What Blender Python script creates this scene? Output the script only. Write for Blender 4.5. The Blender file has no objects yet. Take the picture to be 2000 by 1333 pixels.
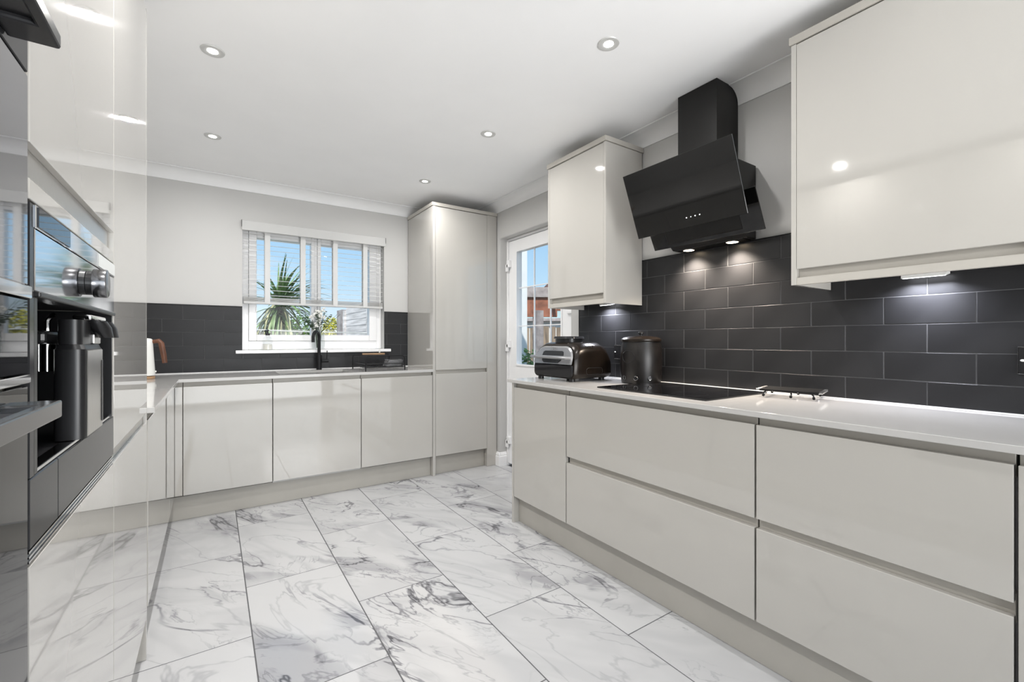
import bpy, bmesh, math, random
from mathutils import Vector, Matrix
random.seed(7)
S = bpy.context.scene
COL = S.collection
R = math.radians
PI = math.pi

# ------------------------------------------------------------------ camera, world, sun, exposure
cam_d = bpy.data.cameras.new('camera'); cam = bpy.data.objects.new('camera', cam_d); COL.objects.link(cam)
cam.location = (0, 0, 1.134); cam.rotation_euler = (R(90), 0, R(-33.9))
cam_d.sensor_width = 36; cam_d.lens = 870 / 2000 * 36; cam_d.shift_y = -1.5 / 2000
cam_d.clip_start = .01
S.camera = cam
S.view_settings.view_transform = 'Standard'; S.view_settings.look = 'None'
S.view_settings.exposure = 0.32; S.view_settings.gamma = 1; S.view_settings.use_curve_mapping = False
try:
    S.cycles.use_denoising = True; S.cycles.caustics_reflective = False; S.cycles.caustics_refractive = False
    S.cycles.sample_clamp_indirect = 6; S.cycles.transparent_max_bounces = 16
except Exception:
    pass

W = bpy.data.worlds.new('sky'); S.world = W; W.use_nodes = True
n = W.node_tree.nodes; l = W.node_tree.links
bg = n['Background']; tc = n.new('ShaderNodeTexCoord'); sx = n.new('ShaderNodeSeparateXYZ')
rp = n.new('ShaderNodeValToRGB'); nz = n.new('ShaderNodeTexNoise'); mx = n.new('ShaderNodeMix'); mx.data_type = 'RGBA'
cr = n.new('ShaderNodeValToRGB'); mp = n.new('ShaderNodeMapping')
l.new(tc.outputs['Generated'], sx.inputs[0]); l.new(sx.outputs['Z'], rp.inputs[0])
rp.color_ramp.elements[0].position = 0.0; rp.color_ramp.elements[0].color = (.80, .90, .98, 1)
rp.color_ramp.elements[1].position = .30; rp.color_ramp.elements[1].color = (.27, .53, .86, 1)
e = rp.color_ramp.elements.new(.12); e.color = (.50, .74, .95, 1)
mp.inputs['Scale'].default_value = (2.2, 2.2, 7); l.new(tc.outputs['Generated'], mp.inputs[0]); l.new(mp.outputs[0], nz.inputs['Vector'])
nz.inputs['Scale'].default_value = 1.6; nz.inputs['Detail'].default_value = 7
l.new(nz.outputs['Fac'], cr.inputs[0]); cr.color_ramp.elements[0].position = .52; cr.color_ramp.elements[1].position = .75
cr.color_ramp.elements[1].color = (.7, .7, .7, 1)
l.new(cr.outputs[0], mx.inputs[0]); l.new(rp.outputs[0], mx.inputs[6]); mx.inputs[7].default_value = (.92, .94, .97, 1)
l.new(mx.outputs[2], bg.inputs[0]); bg.inputs[1].default_value = .87

sun_d = bpy.data.lights.new('sun', 'SUN'); sun = bpy.data.objects.new('sun', sun_d); COL.objects.link(sun)
sun_d.energy = 4.0; sun_d.angle = R(1); sun_d.color = (1, .96, .9)
sun.rotation_euler = Vector((.60, .70, -1.0)).to_track_quat('-Z', 'Y').to_euler()

# unseen fill light added at the rear wall, behind the camera
REAR_FILL = 30; DOWN = 6.4; UP_FILL = 4; FORWARD = 15
ar_d = bpy.data.lights.new('rear_fill', 'AREA'); ar = bpy.data.objects.new('rear_fill', ar_d); COL.objects.link(ar)
ar_d.shape = 'RECTANGLE'; ar_d.size = 2.0; ar_d.size_y = 2.0; ar_d.energy = REAR_FILL; ar_d.color = (.96, .98, 1)
ar.location = (.72, -2.30, 1.08); ar.rotation_euler = Vector((0, 1, .12)).to_track_quat('-Z', 'Z').to_euler()

# unseen upward fill light added behind the camera to brighten the ceiling
fl_d = bpy.data.lights.new('fill_up', 'AREA'); fl_o = bpy.data.objects.new('fill_up', fl_d); COL.objects.link(fl_o)
fl_d.shape = 'RECTANGLE'; fl_d.size = 1.6; fl_d.size_y = 1.6; fl_d.energy = UP_FILL; fl_d.color = (1, .998, .995)
fl_o.location = (1.45, -1.5, .9); fl_o.rotation_euler = Vector((0.05, .62, 1)).to_track_quat('-Z', 'Y').to_euler()

fw_d = bpy.data.lights.new('fill_forward', 'AREA'); fw_o = bpy.data.objects.new('fill_forward', fw_d); COL.objects.link(fw_o)  # second added fill light, aimed forward to lift the far end
fw_d.shape = 'RECTANGLE'; fw_d.size = 1.4; fw_d.size_y = .8; fw_d.energy = FORWARD; fw_d.color = (1, .998, .995); fw_d.spread = R(110)
fw_o.location = (1.40, -1.3, 1.0); fw_o.rotation_euler = Vector((-.18, 1, .55)).to_track_quat('-Z', 'Y').to_euler()

# ------------------------------------------------------------------ materials
def mat(name, c, rough=.5, metal=0., spec=.5, coat=0., var=.0, vscale=8, bump=0., bscale=60, emit=None, estr=0, c2=None, stretch=None, rvar=0.):
    m = bpy.data.materials.new(name); m.use_nodes = True
    nt = m.node_tree; p = nt.nodes['Principled BSDF']; k = nt.links
    p.inputs['Base Color'].default_value = (*c, 1); p.inputs['Roughness'].default_value = rough
    p.inputs['Metallic'].default_value = metal; p.inputs['Specular IOR Level'].default_value = spec
    p.inputs['Coat Weight'].default_value = coat; p.inputs['Coat Roughness'].default_value = .03
    t = nt.nodes.new('ShaderNodeTexCoord'); mpn = nt.nodes.new('ShaderNodeMapping'); k.new(t.outputs['Object'], mpn.inputs[0])
    if stretch: mpn.inputs['Scale'].default_value = stretch
    nn = nt.nodes.new('ShaderNodeTexNoise'); nn.inputs['Scale'].default_value = vscale; nn.inputs['Detail'].default_value = 5
    k.new(mpn.outputs[0], nn.inputs['Vector'])
    r = nt.nodes.new('ShaderNodeValToRGB')
    if c2 is None:
        c2 = tuple(min(1, x * (1 + var)) for x in c); c1 = tuple(x * (1 - var) for x in c)
    else: c1 = c
    r.color_ramp.elements[0].color = (*c1, 1); r.color_ramp.elements[1].color = (*c2, 1)
    r.color_ramp.elements[0].position = .35; r.color_ramp.elements[1].position = .65
    k.new(nn.outputs['Fac'], r.inputs[0]); k.new(r.outputs[0], p.inputs['Base Color'])
    if rvar:
        mr = nt.nodes.new('ShaderNodeMapRange'); mr.inputs[1].default_value = .3; mr.inputs[2].default_value = .7
        mr.inputs[3].default_value = rough - rvar; mr.inputs[4].default_value = rough + rvar
        k.new(nn.outputs['Fac'], mr.inputs[0]); k.new(mr.outputs[0], p.inputs['Roughness'])
    if bump:
        b = nt.nodes.new('ShaderNodeBump'); b.inputs['Strength'].default_value = bump; b.inputs['Distance'].default_value = .01
        n2 = nt.nodes.new('ShaderNodeTexNoise'); n2.inputs['Scale'].default_value = bscale; n2.inputs['Detail'].default_value = 3
        k.new(mpn.outputs[0], n2.inputs['Vector']); k.new(n2.outputs['Fac'], b.inputs['Height']); k.new(b.outputs[0], p.inputs['Normal'])
    if emit:
        p.inputs['Emission Color'].default_value = (*emit, 1); p.inputs['Emission Strength'].default_value = estr
    return m

def glass_mat(name, tint=(1, 1, 1), refl=1.0, rough=0.0):
    m = bpy.data.materials.new(name); m.use_nodes = True; nt = m.node_tree; k = nt.links
    for q in list(nt.nodes): nt.nodes.remove(q)
    o = nt.nodes.new('ShaderNodeOutputMaterial'); mxs = nt.nodes.new('ShaderNodeMixShader')
    tr = nt.nodes.new('ShaderNodeBsdfTransparent'); g = nt.nodes.new('ShaderNodeBsdfGlossy'); fr = nt.nodes.new('ShaderNodeFresnel')
    fr.inputs[0].default_value = 1.45; tr.inputs[0].default_value = (*tint, 1); g.inputs['Roughness'].default_value = rough
    ml = nt.nodes.new('ShaderNodeMath'); ml.operation = 'MULTIPLY'; ml.inputs[1].default_value = refl
    ge = nt.nodes.new('ShaderNodeNewGeometry'); iv = nt.nodes.new('ShaderNodeMath'); iv.operation = 'SUBTRACT'; iv.inputs[0].default_value = 1
    m2 = nt.nodes.new('ShaderNodeMath'); m2.operation = 'MULTIPLY'; k.new(ge.outputs['Backfacing'], iv.inputs[1])
    k.new(fr.outputs[0], ml.inputs[0]); k.new(ml.outputs[0], m2.inputs[0]); k.new(iv.outputs[0], m2.inputs[1]); k.new(m2.outputs[0], mxs.inputs[0]); k.new(tr.outputs[0], mxs.inputs[1]); k.new(g.outputs[0], mxs.inputs[2])
    k.new(mxs.outputs[0], o.inputs[0]); return m

def marble(name):
    m = bpy.data.materials.new(name); m.use_nodes = True; nt = m.node_tree; k = nt.links; p = nt.nodes['Principled BSDF']
    N = nt.nodes.new
    t = N('ShaderNodeTexCoord'); oi = N('ShaderNodeObjectInfo')
    ad = N('ShaderNodeVectorMath'); ad.operation = 'ADD'
    ml = N('ShaderNodeMath'); ml.operation = 'MULTIPLY'; ml.inputs[1].default_value = 37.0; k.new(oi.outputs['Random'], ml.inputs[0])
    cx = N('ShaderNodeCombineXYZ'); k.new(ml.outputs[0], cx.inputs[0]); k.new(ml.outputs[0], cx.inputs[1]); k.new(ml.outputs[0], cx.inputs[2])
    mpr = N('ShaderNodeMapping'); mpr.inputs['Rotation'].default_value = (0, 0, R(58)); k.new(t.outputs['Object'], mpr.inputs[0])
    mpn = N('ShaderNodeMapping'); mpn.inputs['Scale'].default_value = (.62, 1.45, 1); k.new(mpr.outputs[0], mpn.inputs[0])
    k.new(mpn.outputs[0], ad.inputs[0]); k.new(cx.outputs[0], ad.inputs[1])
    def noise(sc, det, dist, rough=.55, off=0):
        q = N('ShaderNodeTexNoise'); q.inputs['Scale'].default_value = sc; q.inputs['Detail'].default_value = det
        q.inputs['Distortion'].default_value = dist; q.inputs['Roughness'].default_value = rough
        if off:
            a = N('ShaderNodeVectorMath'); a.operation = 'ADD'; a.inputs[1].default_value = (off, off * 1.7, off * .3)
            k.new(ad.outputs[0], a.inputs[0]); k.new(a.outputs[0], q.inputs['Vector'])
        else: k.new(ad.outputs[0], q.inputs['Vector'])
        return q.outputs['Fac']
    def math_(op, a, b=None):
        q = N('ShaderNodeMath'); q.operation = op
        for i, v in enumerate((a, b)):
            if v is None: continue
            if isinstance(v, (int, float)): q.inputs[i].default_value = v
            else: k.new(v, q.inputs[i])
        return q.outputs[0]
    def sm(v, a, b, c=0., d=1.):
        q = N('ShaderNodeMapRange'); q.interpolation_type = 'SMOOTHSTEP'
        k.new(v, q.inputs[0]); q.inputs[1].default_value = a; q.inputs[2].default_value = b; q.inputs[3].default_value = c; q.inputs[4].default_value = d
        return q.outputs[0]
    def ridge(v, w):
        return sm(math_('ABSOLUTE', math_('SUBTRACT', v, .5)), 0, w, 1, 0)
    m1 = sm(noise(1.9, 2, .5, off=11), .47, .62)
    v1 = math_('MULTIPLY', ridge(noise(1.7, 5, 1.3, .52), .016), math_('ADD', math_('MULTIPLY', m1, .8), .2))
    v2 = math_('MULTIPLY', ridge(noise(3.6, 5, 1.9, .55, 5), .026), m1)
    band = math_('MULTIPLY', sm(noise(1.7, 4, 1.1, .55, 23), .53, .60), m1)
    core = math_('MULTIPLY', sm(noise(3.4, 5, 1.5, .6, 47), .56, .66), band)
    soft = ridge(noise(1.2, 4, 1.2, .5, 31), .09)
    tot = math_('ADD', math_('MULTIPLY', v1, .70), math_('MULTIPLY', v2, .30))
    tot = math_('ADD', tot, math_('MULTIPLY', band, .28))
    tot = math_('ADD', tot, math_('MULTIPLY', core, .34))
    tot = math_('ADD', tot, math_('MULTIPLY', soft, .10))
    c = N('ShaderNodeValToRGB'); el = c.color_ramp.elements
    el[0].color = (.55, .55, .555, 1); el[1].color = (.10, .10, .11, 1); el[1].position = 1.0
    a = el.new(.35); a.color = (.35, .35, .365, 1)
    k.new(tot, c.inputs[0]); k.new(c.outputs[0], p.inputs['Base Color'])
    p.inputs['Roughness'].default_value = .16; p.inputs['Specular IOR Level'].default_value = .5
    return m

M = dict(
 gloss=mat('cashmere_gloss', (.50, .481, .446), .04, var=.012, vscale=2, coat=.8),
 matt=mat('cashmere_matt', (.49, .465, .42), .35, var=.02),
 plinth=mat('cashmere_plinth', (.44, .42, .38), .28, var=.02),
 carcass=mat('carcass_white', (.62, .62, .61), .4, var=.02),
 wall=mat('wall_paint', (.565, .56, .547), .55, var=.012, vscale=3, bump=.03, bscale=220),
 ceil=mat('ceiling_paint', (.93, .93, .93), .7, var=.01, vscale=3),
 cove=mat('cove_paint', (.85, .85, .85), .5, var=.01),
 tile=mat('charcoal_tile', (.020, .020, .0215), .40, spec=.3, var=.10, vscale=5, rvar=.08, bump=.02, bscale=12),
 grout=mat('grey_grout', (.085, .085, .088), .8, var=.08, vscale=40),
 fgrout=mat('floor_grout', (.10, .10, .105), .8, var=.1, vscale=40),
 marble=marble('marble_tile'),
 quartz=mat('white_quartz', (.52, .51, .495), .10, var=.025, vscale=3, stretch=(1, 1, 1)),
 upvc=mat('white_upvc', (.92, .92, .925), .25, var=.01),
 slat=mat('white_slat', (.86, .86, .85), .4, var=.015),
 tape=mat('blind_tape', (.86, .86, .85), .8, var=.02, bump=.1, bscale=300),
 black=mat('black_plastic', (.012, .012, .013), .3, var=.1),
 bmetal=mat('black_metal', (.010, .010, .011), .42, var=.1, spec=.25),
 bglass=mat('black_glass', (.006, .006, .007), .03, var=.1, spec=.6),
 hglass=mat('hood_glass', (.006, .006, .006), .05, var=.15, vscale=6, spec=.55),
 hbody=mat('hood_steel', (.007, .0065, .006), .36, spec=.35, var=.1),
 oglass=mat('oven_glass', (.012, .012, .014), .025, var=.05, spec=.4),
 mirror=mat('polished_steel', (.72, .73, .75), .06, metal=1, var=.02),
 dsteel=mat('dark_steel', (.20, .20, .205), .2, metal=1, var=.05),
 tmirror=mat('tinted_mirror_glass', (.42, .42, .44), .03, metal=1, var=.01),
 steel=mat('brushed_steel', (.60, .59, .57), .28, metal=1, var=.05, vscale=30, stretch=(40, 40, 1)),
 gsteel=mat('grey_fascia', (.034, .034, .036), .16, spec=.12, var=.05),
 chrome=mat('chrome', (.8, .8, .8), .08, metal=1, var=.01),
 rubber=mat('black_rubber', (.008, .008, .008), .7, spec=.15, var=.1),
 gpanel=mat('silver_grey_panel', (.33, .33, .34), .28, metal=.6, var=.03),
 bronze=mat('black_bronze', (.016, .011, .008), .25, metal=.35, var=.25, vscale=14),
 jar=mat('black_enamel', (.008, .0065, .006), .33, metal=.1, var=.3, vscale=18),
 wood=mat('light_wood', (.36, .22, .12), .5, var=.25, vscale=6, stretch=(1, 12, 12)),
 redwood=mat('brown_wood_handle', (.12, .045, .022), .45, var=.35, vscale=16, stretch=(3, 3, 1)),
 white=mat('white_plastic', (.80, .80, .77), .25, var=.01),
 silicon=mat('white_sealant', (.85, .85, .85), .4, var=.01),
 lens=mat('downlight_lens', (1, 1, 1), .4, emit=(1, .97, .92), estr=14),
 warm=mat('warm_lens', (1, 1, 1), .4, emit=(1, .80, .55), estr=14),
 led=mat('led_lens', (1, 1, 1), .4, emit=(.93, .95, 1), estr=5),
 dots=mat('button_led', (1, 1, 1), .4, emit=(1, 1, 1), estr=2.5),
 ring=mat('satin_ring', (.60, .60, .585), .35, metal=.1, var=.02),
 glass=glass_mat('window_glass', (.98, .99, .99), .8),
 vglass=glass_mat('vase_glass', (.965, .975, .975), 1.3, .02),
 soap=mat('clear_soap', (.78, .76, .70), .2, var=.03),
 petal=mat('white_petal', (.86, .86, .82), .6, var=.06, vscale=40),
 stem=mat('dark_stem', (.03, .055, .028), .6, var=.2, vscale=20),
 leaf=mat('palm_leaf', (.15, .23, .08), .5, var=.35, vscale=5),
 leaf2=mat('dry_palm_leaf', (.36, .35, .20), .6, var=.3, vscale=5),
 trunk=mat('palm_trunk', (.16, .12, .08), .9, var=.3, vscale=12, bump=.4, bscale=25),
 bush=mat('green_foliage', (.12, .22, .04), .6, var=.4, vscale=9),
 ybush=mat('yellow_foliage', (.42, .38, .03), .6, var=.35, vscale=9),
 grass=mat('grass_blades', (.07, .15, .03), .7, var=.35, vscale=3),
 earth=mat('garden_soil', (.24, .23, .20), .9, var=.2, vscale=4),
 fence=mat('weathered_boards', (.60, .57, .56), .85, var=.25, vscale=10, stretch=(1, .12, 2), bump=.3, bscale=40),
 plank=mat('old_fence_planks', (.23, .17, .12), .85, var=.35, vscale=9, stretch=(3, 3, .3), bump=.3, bscale=30),
 red=mat('red_stained_timber', (.28, .10, .055), .7, var=.35, vscale=7, stretch=(1, 1, 1)),
 greyw=mat('grey_timber', (.33, .29, .28), .8, var=.3, vscale=7),
 render=mat('white_render', (.80, .80, .78), .8, var=.03, bump=.1, bscale=60),
 teal=mat('pale_sheet_roof', (.42, .56, .57), .6, var=.12, vscale=3),
 rope=mat('white_line', (.75, .74, .68), .7, var=.05),
)

def add_translucency(m, f):
    nt = m.node_tree; p = nt.nodes['Principled BSDF']; o = nt.nodes['Material Output']
    t = nt.nodes.new('ShaderNodeBsdfTranslucent'); t.inputs[0].default_value = (.9, .9, .89, 1); x = nt.nodes.new('ShaderNodeMixShader'); x.inputs[0].default_value = f
    nt.links.new(p.outputs[0], x.inputs[1]); nt.links.new(t.outputs[0], x.inputs[2]); nt.links.new(x.outputs[0], o.inputs[0])
add_translucency(M['slat'], .45); add_translucency(M['tape'], .3)

# ------------------------------------------------------------------ mesh helpers
ORG = {}
class MB:
    def __init__(s): s.b = bmesh.new()
    def box(s, x0, x1, y0, y1, z0, z1):
        x0, x1 = sorted((x0, x1)); y0, y1 = sorted((y0, y1)); z0, z1 = sorted((z0, z1))
        v = [s.b.verts.new(p) for p in ((x0,y0,z0),(x1,y0,z0),(x1,y1,z0),(x0,y1,z0),(x0,y0,z1),(x1,y0,z1),(x1,y1,z1),(x0,y1,z1))]
        for f in ((0,3,2,1),(4,5,6,7),(0,1,5,4),(1,2,6,5),(2,3,7,6),(3,0,4,7)): s.b.faces.new([v[i] for i in f])
        return s
    def prism(s, poly, axis, a, b):
        """poly: 2D points; axis 0: (y,z) extruded in x; 1: (x,z) in y; 2: (x,y) in z"""
        def P(p, t): return ((t, p[0], p[1]), (p[0], t, p[1]), (p[0], p[1], t))[axis]
        A = [s.b.verts.new(P(p, a)) for p in poly]; B = [s.b.verts.new(P(p, b)) for p in poly]
        m = len(poly)
        s.b.faces.new(A); s.b.faces.new(B[::-1])
        for i in range(m): s.b.faces.new((A[i], B[i], B[(i+1) % m], A[(i+1) % m]))
        return s
    def loft(s, loops, cap=True):
        L = [[s.b.verts.new(p) for p in lp] for lp in loops]; m = len(L[0])
        for a, b in zip(L, L[1:]):
            for i in range(m): s.b.faces.new((a[i], a[(i+1) % m], b[(i+1) % m], b[i]))
        if cap: s.b.faces.new(L[0][::-1]); s.b.faces.new(L[-1])
        return s
    def tube(s, pts, r, seg=8, closed=False):
        pts = [Vector(p) for p in pts]; n_ = len(pts); rr = r if isinstance(r, (list, tuple)) else [r] * n_
        loops = []; up = None
        for i, p in enumerate(pts):
            if closed: t = (pts[(i+1) % n_] - pts[i-1]).normalized()
            else: t = (pts[min(i+1, n_-1)] - pts[max(i-1, 0)]).normalized()
            if up is None:
                up = t.orthogonal().normalized()
            else:
                up = (up - t * up.dot(t))
                up = up.normalized() if up.length > 1e-6 else t.orthogonal().normalized()
            w = t.cross(up)
            loops.append([p + (up * math.cos(2*PI*j/seg) + w * math.sin(2*PI*j/seg)) * rr[i] for j in range(seg)])
        if closed: loops.append(loops[0])
        return s.loft(loops, cap=not closed)
    def cyl(s, p0, p1, r, seg=24, r2=None): return s.tube([p0, p1], [r, r if r2 is None else r2], seg)
    def lathe(s, prof, c, seg=32):
        loops = [[(c[0] + r * math.cos(2*PI*j/seg), c[1] + r * math.sin(2*PI*j/seg), c[2] + z) for j in range(seg)] for r, z in prof]
        return s.loft(loops)
    def torus(s, c, r, t, nrm=(0, 0, 1), seg=20, sy=1., ts=6):
        q = Vector(nrm).to_track_quat('Z', 'Y')
        return s.tube([Vector(c) + q @ Vector((r*math.cos(2*PI*i/seg), sy*r*math.sin(2*PI*i/seg), 0)) for i in range(seg)], t, ts, closed=True)
    def ball(s, c, r, sub=1, sc=(1, 1, 1)):
        bmesh.ops.create_icosphere(s.b, subdivisions=sub, radius=r, matrix=Matrix.Translation(c) @ Matrix.Diagonal((*sc, 1)))
        return s
    def slab(s, xs, ys, keep, z0, z1):
        """grid slab with holes: keep(i,j) says whether a cell is solid"""
        nx, ny = len(xs)-1, len(ys)-1; V = {}
        def v(i, j, z):
            if (i, j, z) not in V: V[(i, j, z)] = s.b.verts.new((xs[i], ys[j], z))
            return V[(i, j, z)]
        ok = lambda i, j: 0 <= i < nx and 0 <= j < ny and keep(i, j)
        for i in range(nx):
            for j in range(ny):
                if not keep(i, j): continue
                s.b.faces.new((v(i,j,z1), v(i+1,j,z1), v(i+1,j+1,z1), v(i,j+1,z1)))
                s.b.faces.new((v(i,j,z0), v(i,j+1,z0), v(i+1,j+1,z0), v(i+1,j,z0)))
                if not ok(i-1, j): s.b.faces.new((v(i,j,z0), v(i,j,z1), v(i,j+1,z1), v(i,j+1,z0)))
                if not ok(i+1, j): s.b.faces.new((v(i+1,j,z0), v(i+1,j+1,z0), v(i+1,j+1,z1), v(i+1,j,z1)))
                if not ok(i, j-1): s.b.faces.new((v(i,j,z0), v(i+1,j,z0), v(i+1,j,z1), v(i,j,z1)))
                if not ok(i, j+1): s.b.faces.new((v(i,j+1,z0), v(i,j+1,z1), v(i+1,j+1,z1), v(i+1,j+1,z0)))
        return s
    def build(s, name, m, parent=None, bevel=0, smooth=False, org=None, seg=2):
        if bevel:
            bmesh.ops.recalc_face_normals(s.b, faces=s.b.faces)
            ed = [e for e in s.b.edges if len(e.link_faces) == 2 and e.calc_face_angle(0) > R(35)]
            bmesh.ops.bevel(s.b, geom=ed, offset=bevel, segments=seg, profile=.5, affect='EDGES', clamp_overlap=True)
        bmesh.ops.recalc_face_normals(s.b, faces=s.b.faces)
        if parent is not None: o_ = ORG[parent.name]
        else:
            if org is None:
                xs = [v.co for v in s.b.verts]
                lo = Vector((min(v.x for v in xs), min(v.y for v in xs), min(v.z for v in xs))); hi = Vector((max(v.x for v in xs), max(v.y for v in xs), 0))
                o_ = Vector(((lo.x+hi.x)/2, (lo.y+hi.y)/2, lo.z))
            else: o_ = Vector(org)
        for v in s.b.verts: v.co -= o_
        me = bpy.data.meshes.new(name); s.b.to_mesh(me); s.b.free()
        if smooth:
            for p in me.polygons: p.use_smooth = True
            try: me.set_sharp_from_angle(angle=R(40))
            except Exception: pass
        me.materials.append(m if not isinstance(m, str) else M[m])
        o = bpy.data.objects.new(name, me); COL.objects.link(o)
        if parent is not None: o.parent = parent
        else: o.location = o_
        ORG[o.name] = o_.copy(); return o

def tag(o, label=None, cat=None, group=None, kind=None):
    if label: o['label'] = label
    if cat: o['category'] = cat
    if group: o['group'] = group
    if kind: o['kind'] = kind
    return o
def thing(name, label, cat, loc, group=None):
    o = bpy.data.objects.new(name, None); COL.objects.link(o); o.location = loc; o.empty_display_size = .05
    ORG[o.name] = Vector(loc); return tag(o, label, cat, group)
def struct(o): o['kind'] = 'structure'; return o
def B(*a): return MB().box(*a)

# key planes (metres)
LX, RX, BY = -.195, 1.55, 3.44          # cabinet front planes: left, right, back
WL, WR, WB, WREAR = -.80, 2.15, 4.02, -2.4
CZ = 2.37; WT = .892; WTB = .872         # ceiling, worktop top/bottom

# ------------------------------------------------------------------ the room
floor = struct(B(-1.0, 2.5, WREAR-.2, 4.3, -.12, -.0008).build('floor', 'fgrout', org=(0, 0, 0)))
tile_me = {}
def floor_tile(x0, x1, y0, y1):
    w, d = x1-x0-.0042, y1-y0-.0042; key = (round(w, 3), round(d, 3))
    if key not in tile_me:
        o = B(x0+.0021, x1-.0021, y0+.0021, y1-.0021, -.0115, 0).build('tile', 'marble', bevel=.0008, seg=1, org=((x0+x1)/2, (y0+y1)/2, 0))
        tile_me[key] = o.data
    else:
        o = bpy.data.objects.new('tile', tile_me[key]); COL.objects.link(o)
    o.parent = floor; o.location = ((x0+x1)/2, (y0+y1)/2, 0)
xs0 = .1265
for r_ in range(-2, 7):
    xa, xb = xs0 + .4*(r_-1), xs0 + .4*r_
    xa, xb = max(xa, WL), min(xb, 2.2215)
    if xb - xa < .03: continue
    off = 1.973 if r_ % 2 else 2.373
    if r_ % 2 == 0: off = 1.973
    else: off = 2.373
    k0 = -6
    for k_ in range(k0, 4):
        ya, yb = off + .8*k_ - .0, off + .8*(k_+1)
        ya, yb = max(ya, WREAR), min(yb, 4.015)
        if yb - ya < .03: continue
        floor_tile(xa, xb, ya, yb)

struct(B(-1.0, 2.5, WREAR-.2, 4.3, CZ, CZ+.15).build('ceiling', 'ceil', org=(0, 0, CZ)))
struct(B(WL-.15, WL, WREAR-.2, WB+.28, 0, CZ).build('wall_left', 'wall'))
# back wall with window opening
OX0, OX1, OZ0, OZ1 = .19, 1.296, 1.030, 2.052
wb = MB().slab([WL, OX0, OX1, WR+.25], [0, OZ0, OZ1, CZ], lambda i, j: not (i == 1 and j == 1), 0, 1)
for v in wb.b.verts: v.co = Vector((v.co.x, WB if v.co.z < .5 else WB+.28, v.co.y))
wall_back = struct(wb.build('wall_back', 'wall', org=(0, WB, 0)))
# right wall with door opening
DY0, DY1, DZ1 = 2.44, 3.398, 2.05
wr = MB().slab([WREAR, DY0, DY1, WB], [0, DZ1, CZ], lambda i, j: not (i == 1 and j == 0), 0, 1)
for v in wr.b.verts: v.co = Vector((WR if v.co.z < .5 else WR+.25, v.co.x, v.co.y))
wall_right = struct(wr.build('wall_right', 'wall', org=(WR, 0, 0), bevel=.012, seg=3, smooth=True))
# rear wall with an unseen opening added to let fill light in
we = MB().slab([WL-.15, -.3, 1.75, WR+.25], [0, 2.15, CZ], lambda i, j: not (i == 1 and j == 0), 0, 1)
for v in we.b.verts: v.co = Vector((v.co.x, WREAR if v.co.z > .5 else WREAR-.2, v.co.y))
struct(we.build('wall_rear', 'wall', org=(0, WREAR, 0)))

# cove cornices
def cove_poly(sgn):
    """(distance from wall, z) concave quarter curve"""
    w, hh = .085, CZ-.001-2.288
    pts = [(0, 2.288), (.006, 2.288), (.006, 2.294)]
    for i in range(9):
        a = i/8*PI/2
        pts.append((.006 + (w-.012)*(1-math.cos(a)), 2.294 + (hh-.012)*math.sin(a)))
    pts += [(w, CZ-.007), (w, CZ-.001), (0, CZ-.001)]
    return pts
cp = cove_poly(1)
struct(MB().prism([(WB-.0005-d, z) for d, z in cp], 0, WL, WR-.0).build('trim_1', 'cove', smooth=True))
o = MB().prism([(WR-.0005-d, z) for d, z in cp], 1, 1.4125, WB-.09).build('trim_2', 'cove', smooth=True); struct(o)
o = MB().prism([(WR-.0005-d, z) for d, z in cp], 1, WREAR, 1.1985).build('trim_3', 'cove', smooth=True); struct(o)
struct(MB().prism([(WL+.0005+d, z) for d, z in cp], 1, 2.06, WB-.09).build('trim_4', 'cove', smooth=True))
# skirting around the door reveal
def skirt_prof(): return [(0, 0), (.018, 0), (.018, .085), (.012, .092), (.014, .100), (.006, .118), (0, .122)]
sk = MB()
sk.prism([(WR-.001-d, z) for d, z in skirt_prof()], 1, DY1-.016, BY+.03)
sk.prism([(DY1-.001-d, z) for d, z in skirt_prof()], 0, WR-.017, WR+.068)
struct(sk.build('baseboard_right', 'upvc'))

# ---- metro tiles
wt_me = {}
def wall_tile(parent, axis, a, u0, u1, z0, z1, jit):
    g = .0013; u0 += g; u1 -= g; z0 += g; z1 -= g
    if u1-u0 < .012 or z1-z0 < .012: return
    key = (axis, round(u1-u0, 4), round(z1-z0, 4)); c = ((u0+u1)/2, (z0+z1)/2)
    if key not in wt_me:
        m_ = MB(); hw, hh = (u1-u0)/2, (z1-z0)/2
        if axis == 'R': m_.box(-.0075, 0, -hw, hw, -hh, hh)
        else: m_.box(-hw, hw, -.0075, 0, -hh, hh)
        o = m_.build('tile', 'tile', bevel=.0012, seg=1, org=(0, 0, 0)); wt_me[key] = o.data
    else: o = bpy.data.objects.new('tile', wt_me[key]); COL.objects.link(o)
    o.parent = parent; po = ORG[parent.name]
    p = Vector((a + jit, c[0], c[1])) if axis == 'R' else Vector((c[0], a + jit, c[1]))
    o.location = p - po
B(WR-.0068, WR-.0003, -1.2, 2.338, WT+.004, 1.611).build('grout', 'grout', wall_right)
B(WL+.002, OX0-.001, WB-.0068, WB-.0003, WT+.004, 1.393).build('grout', 'grout', wall_back)
B(OX1+.001, 1.518, WB-.0068, WB-.0003, WT+.004, 1.393).build('grout', 'grout', wall_back)
B(OX0-.001, OX1+.001, WB-.0068, WB-.0003, WT+.004, 1.028).build('grout', 'grout', wall_back)
zR = [WT+.004, .985, 1.090, 1.194, 1.298, 1.402, 1.506, 1.606]
for j in range(7):
    off = .499 if j % 2 == 0 else .374
    y = off - .25*7
    while y < 2.34:
        wall_tile(wall_right, 'R', WR-.0003, max(y, -1.2), min(y+.25, 2.338), zR[j], zR[j+1], random.uniform(-.0006, 0)); y += .25
B(WR-.010, WR-.0005, -1.2, 2.341, 1.607, 1.6135).build('tile_trim', 'bmetal', wall_right)
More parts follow.
